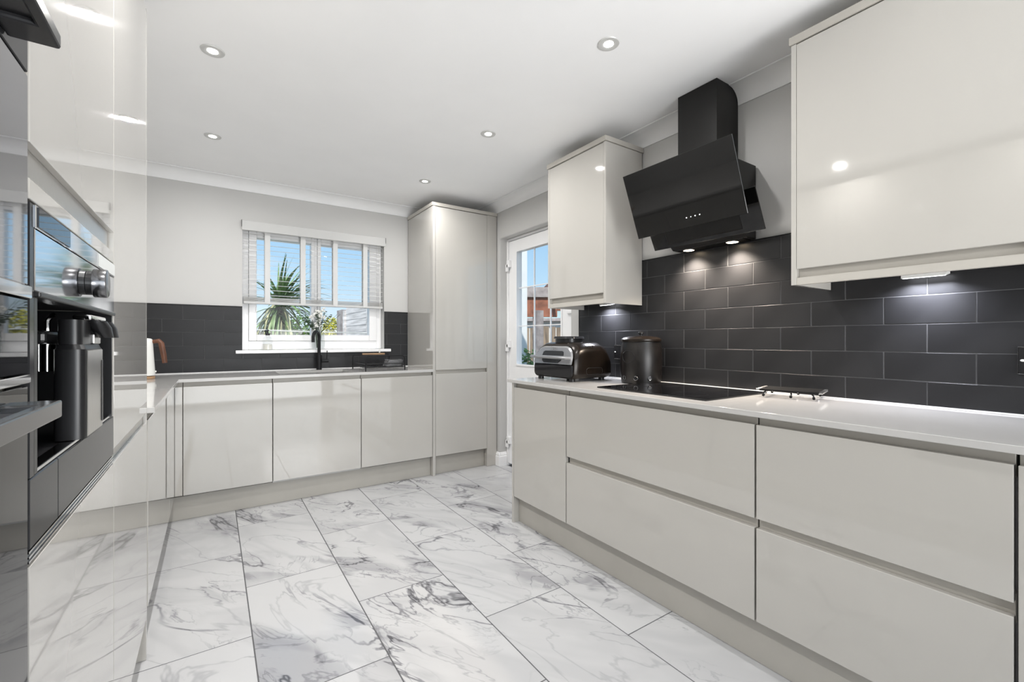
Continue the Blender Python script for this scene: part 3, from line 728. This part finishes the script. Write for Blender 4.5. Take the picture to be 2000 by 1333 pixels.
# ------------------------------------------------------------------ blind
bl = thing('venetian_blind', 'white slatted venetian blind lowered over the top half of the window', 'blind', (.743, 4.04, 1.43))
B(.186, 1.300, 3.985, 4.0085, 1.985, 2.057).build('valance', 'slat', bl, bevel=.002)
B(.194, 1.292, 4.03, 4.075, 2.012, 2.047).build('head_rail', 'slat', bl)
for x in (.183, 1.300): B(x, x+.003, 3.984, 4.0085, 2.01, 2.060).build('end_cap', 'gsteel', bl)
nsl = 13; sm_ = None
for i in range(nsl):
    z = 1.9715 - .0398*i
    if sm_ is None:
        m_ = MB(); pr = []
        for q in range(5):
            t = q/4 - .5; pr.append((4.052 + t*.036, z + .0010*(1-4*t*t) + t*.0050))
        poly = pr + [(a, b-.0020) for a, b in pr[::-1]]
        sm_ = m_.prism(poly, 0, .199, 1.288).build('slat', 'slat', bl, smooth=True); s0 = z
    else:
        k_ = sm_.copy(); COL.objects.link(k_); k_.location = (0, 0, z-s0)
for i in range(7):
    z = 1.4735 - .0052*i
    k_ = sm_.copy(); COL.objects.link(k_); k_.location = (0, 0, z-s0)
B(.199, 1.288, 4.028, 4.076, 1.4205, 1.4385).build('bottom_rail', 'slat', bl, bevel=.003)
for x in (.362, .622, .876, 1.130):
    m_ = MB().box(x-.019, x+.019, 4.0262, 4.0272, 1.425, 1.99).box(x-.019, x+.019, 4.0768, 4.0778, 1.425, 1.99)
    m_.build('tape', 'tape', bl)
cd = MB().tube([(1.245, 4.015, 1.99), (1.245, 3.975, 1.7), (1.240, 3.972, 1.05)], .0012, 6).build('pull_cord', 'rope', bl)
MB().lathe([(.003, .030), (.0075, .022), (.009, .008), (.006, 0)], (1.240, 3.972, 1.022), 12).build('cord_weight', 'white', cd, smooth=True)

# ------------------------------------------------------------------ small items
# soap dispenser
c = (.365, 4.045, 1.0565)
sd = thing('soap_dispenser', 'clear glass soap dispenser with black pump on the window sill', 'bottle', c)
MB().lathe([(.030, .0), (.036, .003), (.036, .085), (.030, .098), (.015, .106), (.015, .116)], c, 28).build('bottle_glass', 'vglass', sd, smooth=True)
MB().lathe([(.030, .003), (.033, .006), (.033, .045), (.030, .046)], c, 24).build('soap', 'soap', sd, smooth=True)
MB().lathe([(.016, .1165), (.016, .132), (.007, .134), (.006, .150), (.011, .152), (.011, .160), (.004, .162)], c, 20).tube([(c[0], c[1], c[2]+.156), (c[0]-.02, c[1]-.03, c[2]+.156), (c[0]-.024, c[1]-.036, c[2]+.146)], .004, 8).build('pump', 'black', sd, smooth=True)
# vase + flowers
c = (.742, 4.043, 1.0565)
vs = MB().lathe([(.040, 0), (.048, .004), (.052, .03), (.050, .085), (.046, .115), (.050, .137), (.052, .140), (.048, .140), (.043, .115), (.046, .085), (.047, .03), (.042, .010), (.0, .009)], c, 32).build('glass_vase', 'vglass', smooth=True, org=c)
tag(vs, 'clear glass vase on the window sill behind the tap', 'vase')
fl = thing('flower_bouquet', 'bouquet of white flowers and dark green stems in the sill vase', 'flowers', (c[0], c[1], c[2]+.01))
random.seed(11)
for i in range(22):
    a = random.uniform(0, 2*PI); sp_ = random.uniform(.05, .20); hh = random.uniform(.20, .345)
    ex, ey = c[0]+sp_*math.cos(a), c[1]+.32*sp_*math.sin(a)-.012
    ey = min(max(ey, 3.96), 4.068)
    p0 = (c[0]+.012*math.cos(a*3), c[1]+.012*math.sin(a*2), c[2]+.014); p1 = (c[0]+.022*math.cos(a), c[1]+.012*math.sin(a), c[2]+.14)
    st = MB().tube([p0, p1, ((p1[0]+ex)/2, (p1[1]+ey)/2, c[2]+.14+(hh-.14)*.55), (ex, ey, c[2]+hh)], [.0016, .0016, .0014, .001], 5).build('stem', 'stem', fl)
    if i % 3 != 0:
        m_ = MB()
        for q in range(7):
            t = .35 + .6*q/6; bx, by, bz = p1[0]+(ex-p1[0])*t, p1[1]+(ey-p1[1])*t, c[2]+.14+(hh-.14)*t
            aa = random.uniform(0, 2*PI); L_ = random.uniform(.014, .028)
            m_.ball((bx+L_*.6*math.cos(aa), min(by+L_*.3*math.sin(aa), 4.07), bz+.004), L_*.55, 1, (1, .5, .35))
        m_.build('leaf', 'stem', st)
for i in range(15):
    a = random.uniform(0, 2*PI); rr_ = random.uniform(0, .055)
    px, py, pz = c[0]+rr_*math.cos(a)-.01, c[1]+.35*rr_*math.sin(a)-.012, c[2]+random.uniform(.17, .34)
    m_ = MB()
    for q in range(9):
        m_.ball((px+random.uniform(-.016, .016), min(py+random.uniform(-.012, .012), 4.068), pz+random.uniform(-.016, .016)), random.uniform(.006, .011), 1)
    m_.build('flower', 'petal', fl, smooth=True)
# kettle
kx, ky = -.36, 3.58
kt = thing('kettle', 'white electric kettle with brown wooden handle in the worktop corner', 'kettle', (kx, ky, WT))
MB().lathe([(.058, .0005), (.060, .004), (.060, .016), (.054, .018)], (kx, ky, WT), 28).build('power_base', 'wood', kt, smooth=True)
MB().lathe([(.052, .020), (.060, .022), (.061, .030), (.050, .215), (.047, .245), (.040, .252), (.012, .256), (.010, .268), (.004, .270)], (kx, ky, WT), 32).build('kettle_body', 'white', kt, smooth=True)
m_ = MB()
for s_ in (0,):
    hp = [(kx+.046, ky, WT+.232), (kx+.078, ky-.004, WT+.238), (kx+.090, ky-.006, WT+.222), (kx+.102, ky-.006, WT+.150), (kx+.108, ky-.006, WT+.098)]
    m_.tube(hp, [.012, .015, .0165, .016, .014], 10)
m_.build('handle', 'redwood', kt, smooth=True)
B(kx+.052, kx+.066, ky-.006, ky+.006, WT+.040, WT+.050).build('switch', 'white', kt, bevel=.002)

# dish rack
rk = thing('dish_rack', 'black wire dish rack with a wooden grip beside the larder', 'rack', (1.14, 3.68, WT))
def hoop(y, x0, x1, z1, r=.03):
    p = [(x0, y, WT+.001)]
    for i in range(6): a = PI - PI/2*i/5; p.append((x0+r+r*math.cos(a), y, z1-r+r*math.sin(a)))
    for i in range(6): a = PI/2 - PI/2*i/5; p.append((x1-r+r*math.cos(a), y, z1-r+r*math.sin(a)))
    p.append((x1, y, WT+.001)); return p
xa, xb, ya, yb = .982, 1.296, 3.490, 3.872; zt = WT+.120
MB().tube(hoop(ya, xa, xb, zt), .005, 8).build('front_hoop', 'bmetal', rk, smooth=True)
MB().tube(hoop(yb, xa, xb, zt+.004), .005, 8).build('rear_hoop', 'bmetal', rk, smooth=True)
m_ = MB()
for x in (xa, xb):
    for z in (WT+.030, WT+.055): m_.tube([(x, ya, z), (x, yb, z)], .0034, 6)
for y in (ya, yb):
    for z in (WT+.030, WT+.055): m_.tube([(xa, y, z), (xb, y, z)], .0030, 6)
m_.build('side_rail', 'bmetal', rk)
m_ = MB()
for i in range(13): x = xa+(xb-xa)*(i+.5)/13; m_.tube([(x, ya, WT+.028), (x, yb, WT+.028)], .0022, 5)
for i in range(6): y = ya+(yb-ya)*(i+.5)/6; m_.tube([(xa, y, WT+.026), (xb, y, WT+.026)], .0022, 5)
for i in range(9):
    y = ya+.03+(yb-ya-.06)*i/8
    m_.tube([(xa+.10, y, WT+.028), (xa+.11, y, WT+.095), (xa+.125, y, WT+.028)], .0022, 5)
m_.build('basket_wires', 'bmetal', rk)
ct = MB()
cx0, cx1, cy0, cy1 = 1.165, 1.275, 3.505, 3.60
for z in (WT+.034, WT+.060, WT+.085): ct.tube([(cx0, cy0, z), (cx1, cy0, z), (cx1, cy1, z), (cx0, cy1, z)], .0014, 5, closed=True)
for i in range(12):
    x = cx0+(cx1-cx0)*i/11
    ct.tube([(x-.012, cy0, WT+.034), (x+.012, cy0, WT+.085)], .0011, 4); ct.tube([(x-.012, cy1, WT+.034), (x+.012, cy1, WT+.085)], .0011, 4)
ct.build('cutlery_basket', 'dsteel', rk)
B(1.060, 1.252, yb-.015, yb+.011, zt-.004, zt+.0105).build('wooden_grip', 'wood', rk, bevel=.003)

# black storage jar
jc = (2.022, 1.694, WT+.0008)
jr = thing('storage_tin', 'tall black metal storage tin with lid, vent holes and oval badge beside the hob', 'storage jar', jc)
MB().lathe([(.100, 0), (.108, .003), (.113, .05), (.115, .12), (.112, .20), (.106, .226), (.106, .232), (.098, .233)], jc, 48).build('tin_body', 'jar', jr, smooth=True)
MB().lathe([(.110, .2335), (.112, .238), (.111, .247), (.095, .258), (.05, .265), (.012, .266)], jc, 48).build('lid', 'bronze', jr, smooth=True)
MB().lathe([(.007, .2665), (.007, .272), (.015, .276), (.016, .284), (.010, .290), (.003, .291)], jc, 20).build('lid_knob', 'black', jr, smooth=True)
for da in (-52, -14, 24):
    a = math.atan2(-jc[1], -jc[0]) + R(da); nx, ny = math.cos(a), math.sin(a)
    h_ = MB().cyl((jc[0]+.1105*nx, jc[1]+.1105*ny, jc[2]+.032), (jc[0]+.1128*nx, jc[1]+.1128*ny, jc[2]+.032), .010, 16).build('vent_hole', 'black', jr)
    MB().torus((jc[0]+.1130*nx, jc[1]+.1130*ny, jc[2]+.032), .011, .0018, (nx, ny, 0), 18).build('hole_rim', 'dsteel', h_, smooth=True)
a0 = math.atan2(-jc[1], -jc[0]) - R(38)
pts = []
for i in range(32):
    t = 2*PI*i/32; a = a0 + .36*math.cos(t); pts.append((jc[0]+.1152*math.cos(a), jc[1]+.1152*math.sin(a), jc[2]+.150+.034*math.sin(t)))
MB().tube(pts, .0012, 5, closed=True).build('oval_badge', 'gsteel', jr)

# indoor grill (faces -X)
GX0, GX1, GY_0, GY_1 = 1.700, 2.010, 1.905, 2.300; gz0 = WT+.016
gr = thing('indoor_grill', 'black and grey countertop grill with bar handle near the garden door', 'grill', (1.86, 2.1, WT))
def gsec(x, y0, y1, z0, z1, rt, rb):
    p = []; n_ = 7
    for cy_, cz_, a0, r in ((y1-rt, z1-rt, 0, rt), (y0+rt, z1-rt, 90, rt), (y0+rb, z0+rb, 180, rb), (y1-rb, z0+rb, 270, rb)):
        for i in range(n_+1):
            a = R(a0+90*i/n_); p.append((x, cy_+r*math.cos(a), cz_+r*math.sin(a)))
    return p
zt = 1.122
secs = [(1.712, .010, gz0+.004, zt-.022, .085), (1.722, .003, gz0, zt-.012, .088), (1.745, 0, gz0, zt-.003, .088), (1.79, 0, gz0, zt, .080), (1.93, 0, gz0, zt-.002, .066), (1.975, 0, gz0, zt-.022, .07), (2.005, .004, gz0+.005, zt-.065, .07), (2.018, .016, gz0+.02, zt-.10, .05)]
def lean(o_):
    og = ORG[o_.name]
    for v in o_.data.vertices:
        x, z = v.co.x+og.x, v.co.z+og.z
        v.co.x += max(0, z-(WT+.11))*.32*max(0, min(1, 1-(x-1.70)/.16))
    return o_
lean(MB().loft([gsec(x, GY_0+i_, GY_1-i_, a, b, r, .03) for x, i_, a, b, r in secs]).build('body', 'bronze', gr, smooth=True))
fp = MB().loft([gsec(1.7115, GY_0+.026, GY_1-.013, WT+.098, zt-.024, .080, .008), gsec(1.703, GY_0+.034, GY_1-.020, WT+.100, zt-.032, .074, .008)]).build('front_panel', 'gpanel', gr, smooth=True)
lean(fp)
lean(MB().prism([(2.01, .150+WT), (2.21, .150+WT), (2.205, .172+WT), (2.19, .178+WT), (2.03, .178+WT), (2.015, .172+WT)], 0, 1.7010, 1.7045).build('lid_recess', 'black', fp))
lean(MB().prism([(2.05, .106+WT), (2.18, .106+WT), (2.20, .118+WT), (2.205, .134+WT), (2.015, .134+WT), (2.03, .118+WT)], 0, 1.7010, 1.7045).build('lid_recess', 'black', fp))
MB().tube([(1.700, 1.93, WT+.138), (1.672, 1.945, WT+.140), (1.665, 1.99, WT+.141), (1.663, 2.10, WT+.142), (1.665, 2.22, WT+.142), (1.672, 2.268, WT+.142), (1.700, 2.285, WT+.14)], [.0095]*7, 8).build('handle', 'gpanel', gr, smooth=True)
MB().loft([gsec(1.7112, GY_0+.016, GY_1-.016, gz0+.008, WT+.096, .006, .028), gsec(1.7035, GY_0+.022, GY_1-.022, gz0+.012, WT+.092, .006, .026)]).build('drip_front', 'oglass', gr, smooth=True)
for x, y in ((1.735, 1.955), (1.735, 2.25), (1.97, 1.955), (1.97, 2.25)):
    MB().cyl((x, y, WT+.0005), (x, y, gz0+.004), .018, 16).build('foot', 'black', gr, smooth=True)
MB().loft([rrect(1.785, 1.925, 2.04, 2.20, zt-.004, .05), rrect(1.785, 1.925, 2.04, 2.20, zt+.022, .05)]).build('vent_collar', 'black', gr, smooth=True)
MB().loft([rrect(1.775, 1.935, 2.03, 2.21, zt+.0225, .055), rrect(1.780, 1.93, 2.035, 2.205, zt+.036, .05)]).build('vent_cap', 'gsteel', gr, smooth=True)
pts = [(x, GY_0-.0004, z) for x, y_, z in [(p[0]*1.0, 0, p[1]) for p in [(q[0], q[1]) for q in rrect(1.80, 1.93, gz0+.024, gz0+.064, 0, .018, 4)]]]
MB().tube(pts, .0012, 5, closed=True).build('side_mark', 'black', gr)
for i in range(4):
    a = .070*.45; B(1.812+.018*i, 1.824+.018*i, GY_0+.012, GY_0+.022, zt-.0205, zt-.0185).build('button', 'white', gr)
# maker's lettering
def text_mesh(txt, size, m, parent, loc, rot, name='lettering'):
    cu = bpy.data.curves.new('t', 'FONT'); cu.body = txt; cu.size = size; cu.extrude = .0006; cu.align_x = 'CENTER'
    to = bpy.data.objects.new('t', cu); COL.objects.link(to); dg = bpy.context.evaluated_depsgraph_get()
    me = bpy.data.meshes.new_from_object(to.evaluated_get(dg)); bpy.data.objects.remove(to)
    me.materials.append(M[m]); o = bpy.data.objects.new(name, me); COL.objects.link(o); o.parent = parent
    o.location = Vector(loc) - ORG[parent.name]; o.rotation_euler = rot; return o
text_mesh('Ninja', .026, 'chrome', fp, (1.7205, 2.11, WT+.186), (R(90-17.7), 0, R(-90)))
# sockets
def socket(y0, y1, z0, z1, label, plugs=False):
    o = thing('wall_socket', label, 'socket', (WR-.008, (y0+y1)/2, z0))
    x = WR-.0088
    rect = MB(); 
    B(x-.006, x, y0, y1, z0, z1).build('chrome_plate', 'chrome', o, bevel=.001, seg=1)
    B(x-.0085, x-.0061, y0+.003, y1-.003, z0+.003, z1-.003).build('black_face', 'black', o)
    for y in (y1-.012, y0+.012):
        MB().loft([[(x-.0086, y+.006*math.cos(2*PI*j/14), (z0+z1)/2+.004*math.sin(2*PI*j/14)) for j in range(14)], [(x-.0105, y+.005*math.cos(2*PI*j/14), (z0+z1)/2+.003*math.sin(2*PI*j/14)) for j in range(14)]]).build('rocker_switch', 'white', o)
    for cyy in ((y0+y1)/2-.035, (y0+y1)/2+.035):
        m_ = MB(); m_.box(x-.0088, x-.0084, cyy-.003, cyy+.003, z1-.032, z1-.020).box(x-.0088, x-.0084, cyy-.014, cyy-.007, z0+.024, z0+.029).box(x-.0088, x-.0084, cyy+.007, cyy+.014, z0+.024, z0+.029)
        m_.build('pin_slot', 'gsteel', o)
    return o
socket(.135, .281, 1.026, 1.113, 'black double wall socket with chrome edge on the tiles at the right edge')
sk2 = socket(1.86, 2.005, 1.016, 1.103, 'black double wall socket with plugs on the tiles behind the grill')
pl = MB().loft([rrect(2.095, 2.131, 1.872, 1.912, 1.030, .008), rrect(2.095, 2.131, 1.872, 1.912, 1.072, .008)]).build('power_plug', 'black', smooth=True)
tag(pl, 'black mains plug in the socket behind the grill', 'plug')

# trivet
tv = thing('trivet', 'folding black metal trivet with white legs standing on the worktop right of the hob', 'trivet', (2.03, .90, WT))
cx_, cy_ = 2.035, .905; q = R(14)
def tr_(u, v, z): return (cx_ + u*math.cos(q) - v*math.sin(q), cy_ + u*math.sin(q) + v*math.cos(q), WT+z)
for i in range(6):
    u = -.070 + .140*i/5
    bb = MB().tube([tr_(u, -.118, .032), tr_(u, .118, .032)], .0042, 7).build('bar', 'rubber', tv)
    for v in (-.112, .112): MB().tube([tr_(u, v-.006, .032), tr_(u, v+.006, .032)], .0047, 7).build('bar_clip', 'chrome', bb)
for v in (-.085, .085):
    MB().tube([tr_(-.082, v, .0245), tr_(.082, v, .0245)], .0032, 6).build('cross_bar', 'rubber', tv)
for u, v in ((-.066, -.085), (.066, -.085), (-.066, .085), (.066, .085), (-.066, -.01), (.066, -.01)):
    s_ = 1 if u > 0 else -1
    lg = MB().tube([tr_(u-s_*.022, v, .0290), tr_(u, v, .0235), tr_(u*1.16, v*1.04, .011)], .0036, 6).build('leg', 'chrome', tv)
    MB().tube([tr_(u*1.14, v*1.04, .013), tr_(u*1.22, v*1.06, .0078)], .0052, 8).build('rubber_foot', 'rubber', lg)

# ------------------------------------------------------------------ garden outside
gd = struct(B(-8, 16, 4.32, 30, -.35, -.2).build('ground_1', 'earth')); gd.name = 'garden_ground'
gd2 = struct(B(2.42, 16, -8, 4.315, -.35, -.2).build('garden_ground', 'earth'))
# palm
random.seed(3)
pc = Vector((.80, 7.2, 1.66))
pm = thing('palm_tree', 'spiky green palm with drooping leaves outside the window', 'tree', (.80, 7.2, -.2))
MB().tube([(.80, 7.2, -.2), (.79, 7.2, .6), (.80, 7.2, 1.66)], [.11, .085, .06], 10).build('trunk', 'trunk', pm, smooth=True)
def palm_leaf(c0, az, el, L, droop, w):
    m_ = MB(); d = Vector((math.cos(az)*math.cos(el), math.sin(az)*math.cos(el), math.sin(el))); p = Vector(c0); pts = [p.copy()]
    ns = 6
    for i in range(ns):
        d = (d + Vector((0, 0, -droop))).normalized(); p = p + d*(L/ns); pts.append(p.copy())
    va, vb = [], []
    for i, p in enumerate(pts):
        t = (pts[min(i+1, ns)] - pts[max(i-1, 0)]).normalized(); s_ = t.cross(Vector((0, 0, 1)))
        s_ = s_.normalized() if s_.length > .05 else Vector((1, 0, 0))
        ww = w*(1-(i/ns)**2)*.5 + .002
        va.append(m_.b.verts.new(p + s_*ww + Vector((0, 0, ww*.4)))); vb.append(m_.b.verts.new(p - s_*ww + Vector((0, 0, ww*.4))))
    mid = [m_.b.verts.new(p) for p in pts]
    for i in range(ns):
        m_.b.faces.new((va[i], va[i+1], mid[i+1], mid[i])); m_.b.faces.new((mid[i], mid[i+1], vb[i+1], vb[i]))
    return m_
for i in range(290):
    lo = i >= 100
    if lo:
        az = random.uniform(0, 2*PI); el = random.uniform(-.9, .1); L_ = random.uniform(.55, .95); dr_ = random.uniform(.30, .50)
        c0 = pc + Vector((random.uniform(-.10, .06), random.uniform(-.08, .06), random.uniform(-.50, -.02)))
    else:
        az = random.gauss(-.2, 1.0) if i % 4 else random.uniform(0, 2*PI); el = random.uniform(.05, 1.1) if i % 5 else random.uniform(1.0, 1.45); L_ = random.uniform(.55, .85); dr_ = random.uniform(.06, .26)
        c0 = pc + Vector((random.uniform(-.05, .05), random.uniform(-.05, .05), random.uniform(-.10, .06)))
    palm_leaf(c0, az, el, L_, dr_, random.uniform(.032, .05)).build('leaf', 'leaf2' if lo and random.random() < .55 else 'leaf', pm)
# bushes
def bush(name, label, cat, m, c, rx, ry, rz, nb, seed):
    random.seed(seed); o = thing(name, label, cat, (c[0], c[1], -.2))
    m_ = MB()
    for i in range(nb):
        a, b_ = random.uniform(0, 2*PI), random.uniform(-1, 1); s_ = math.sqrt(1-b_*b_); rr_ = random.random()**.33
        p = Vector((c[0]+rx*rr_*s_*math.cos(a), c[1]+ry*rr_*s_*math.sin(a), c[2]+rz*rr_*b_))
        d = Vector((random.uniform(-1, 1), random.uniform(-1, 1), random.uniform(-.3, 1))).normalized()*random.uniform(.05, .10); w = d.orthogonal().normalized()*d.length*.28
        v = [m_.b.verts.new(q) for q in (p, p+d*.5+w, p+d, p+d*.5-w)]; m_.b.faces.new(v)
    lf = m_.build('foliage', m, o); lf['kind'] = 'stuff'
    MB().tube([(c[0], c[1], -.2), (c[0], c[1], c[2])], [.04, .015], 7).build('trunk', 'trunk', o)
bush('garden_bush', 'light green bush seen between the palm and the sill flowers', 'bush', 'bush', (1.58, 10.5, 1.25), .42, .35, .42, 900, 5)
bush('garden_bush', 'yellow-green bush beside the grey garden fence', 'bush', 'ybush', (2.60, 12.3, 1.36), .30, .3, .36, 700, 6)
bush('garden_shrub', 'dark green shrub at the foot of the plank fence, seen through the door', 'bush', 'bush', (3.22, 4.42, .58), .20, .22, .42, 600, 8)
# grey board fence running away from the window
fc = thing('board_fence', 'grey weathered horizontal board fence on the right outside the window', 'fence', (2.2, 7.6, -.2))
z = -.15
while z < 1.66:
    MB().prism([(2.20, z), (2.232, z), (2.214, z+.135), (2.206, z+.135)], 1, 6.0, 9.2).build('board', 'fence', fc); z += .12
for y in (6.0, 7.6, 9.25): B(2.16, 2.26, y-.05, y+.05, -.2, 1.72).build('post', 'fence', fc)
B(2.15, 2.27, 9.32, 9.75, -.2, 1.75).build('end_pillar', 'greyw', fc)
pw = thing('low_wall', 'low pale wall behind the sill flowers in the far garden', 'wall', (1.7, 13, -.2))
for i in range(3): B(-1.6+1.6*i, -.05+1.6*i, 13, 13.12, -.2, 1.36).build('panel', 'teal' if i > 2 else 'greyw', pw)
ln = MB().tube([(-.6, 5.6, 1.28), (.8, 5.6, 1.235), (2.15, 5.95, 1.22)], .006, 5).build('washing_line', 'rope'); tag(ln, 'thin white washing line across the garden outside the window', 'washing line')
lp = MB().cyl((-.6, 5.6, -.2), (-.6, 5.6, 1.6), .03, 10).build('washing_line_post', 'upvc', smooth=True); tag(lp, 'white post holding the washing line outside the window', 'post')
# pergola beyond the door
pg = thing('pergola', 'red-brown timber pergola in the garden beyond the glazed door', 'pergola', (4.25, 5.6, -.2))
B(4.17, 4.29, 5.50, 5.62, -.2, 1.60).build('post', 'greyw', pg)
B(5.9, 6.02, 4.6, 4.72, -.2, 1.60).build('post', 'greyw', pg)
def beam(p, r_, z0, z1, t, name, m):
    a, b = Vector(p), Vector(r_); d = (b-a).normalized(); w = Vector((-d.y, d.x, 0))*t
    poly = [(a+w).to_tuple()[:2], (b+w).to_tuple()[:2], (b-w).to_tuple()[:2], (a-w).to_tuple()[:2]]
    return MB().prism(poly, 2, z0, z1).build(name, m, pg)
beam((3.75, 5.88, 0), (6.6, 4.20, 0), 1.60, 1.80, .05, 'beam', 'red')
beam((3.65, 5.94, 0), (6.7, 4.14, 0), 1.805, 1.96, .09, 'fascia', 'greyw')
for i in range(6):
    t = i/5; x, y = 3.9+2.5*t, 5.80-1.48*t
    beam((x-.35, y-.6, 0), (x+.35, y+.6, 0), 1.962, 2.02, .025, 'rafter', 'red')
beam((4.0, 5.72, 0), (4.5, 5.43, 0), 1.50, 1.60, .04, 'brace', 'red')
# plank fence
pf = thing('plank_fence', 'brown upright plank fence at the end of the garden, seen through the door', 'fence', (6.6, 7.6, -.2))
a, b = Vector((4.2, 9.2, 0)), Vector((9.6, 5.2, 0)); nn_ = 46
for i in range(nn_):
    p = a + (b-a)*i/nn_; q_ = a + (b-a)*(i+.9)/nn_; t = (b-a).normalized(); w = Vector((-t.y, t.x, 0))*.012
    MB().prism([(p+w)[:2], (q_+w)[:2], (q_-w)[:2], (p-w)[:2]], 2, -.2, 1.42+random.uniform(-.03, .03)).build('plank', 'plank', pf)
# pale neighbouring shed
nh = thing('neighbour_shed', 'long pale shed with blue-grey sheet roof behind the plank fence', 'shed', (8.5, 9.5, -.2))
def quad_block(x0, y0, x1, y1, t, z0, z1, name, m):
    a_, b_ = Vector((x0, y0, 0)), Vector((x1, y1, 0)); d = (b_-a_).normalized(); w = Vector((-d.y, d.x, 0))*t
    return MB().prism([(a_+w)[:2], (b_+w)[:2], (b_-w)[:2], (a_-w)[:2]], 2, z0, z1).build(name, m, nh)
quad_block(5.0, 12.2, 13.0, 6.2, 1.2, -.2, 1.62, 'shed_wall', 'render')
quad_block(4.8, 12.3, 13.2, 6.1, 1.35, 1.625, 1.70, 'roof_edge', 'greyw')
quad_block(5.0, 12.2, 13.0, 6.2, 1.2, 1.705, 1.95, 'sheet_roof', 'teal')
# white rendered pillar just outside the hinge side of the door
pl_ = B(3.26, 3.36, 4.65, 4.75, -.2, 2.6).build('garden_pillar', 'render'); tag(pl_, 'white rendered pillar just outside the garden door', 'pillar')
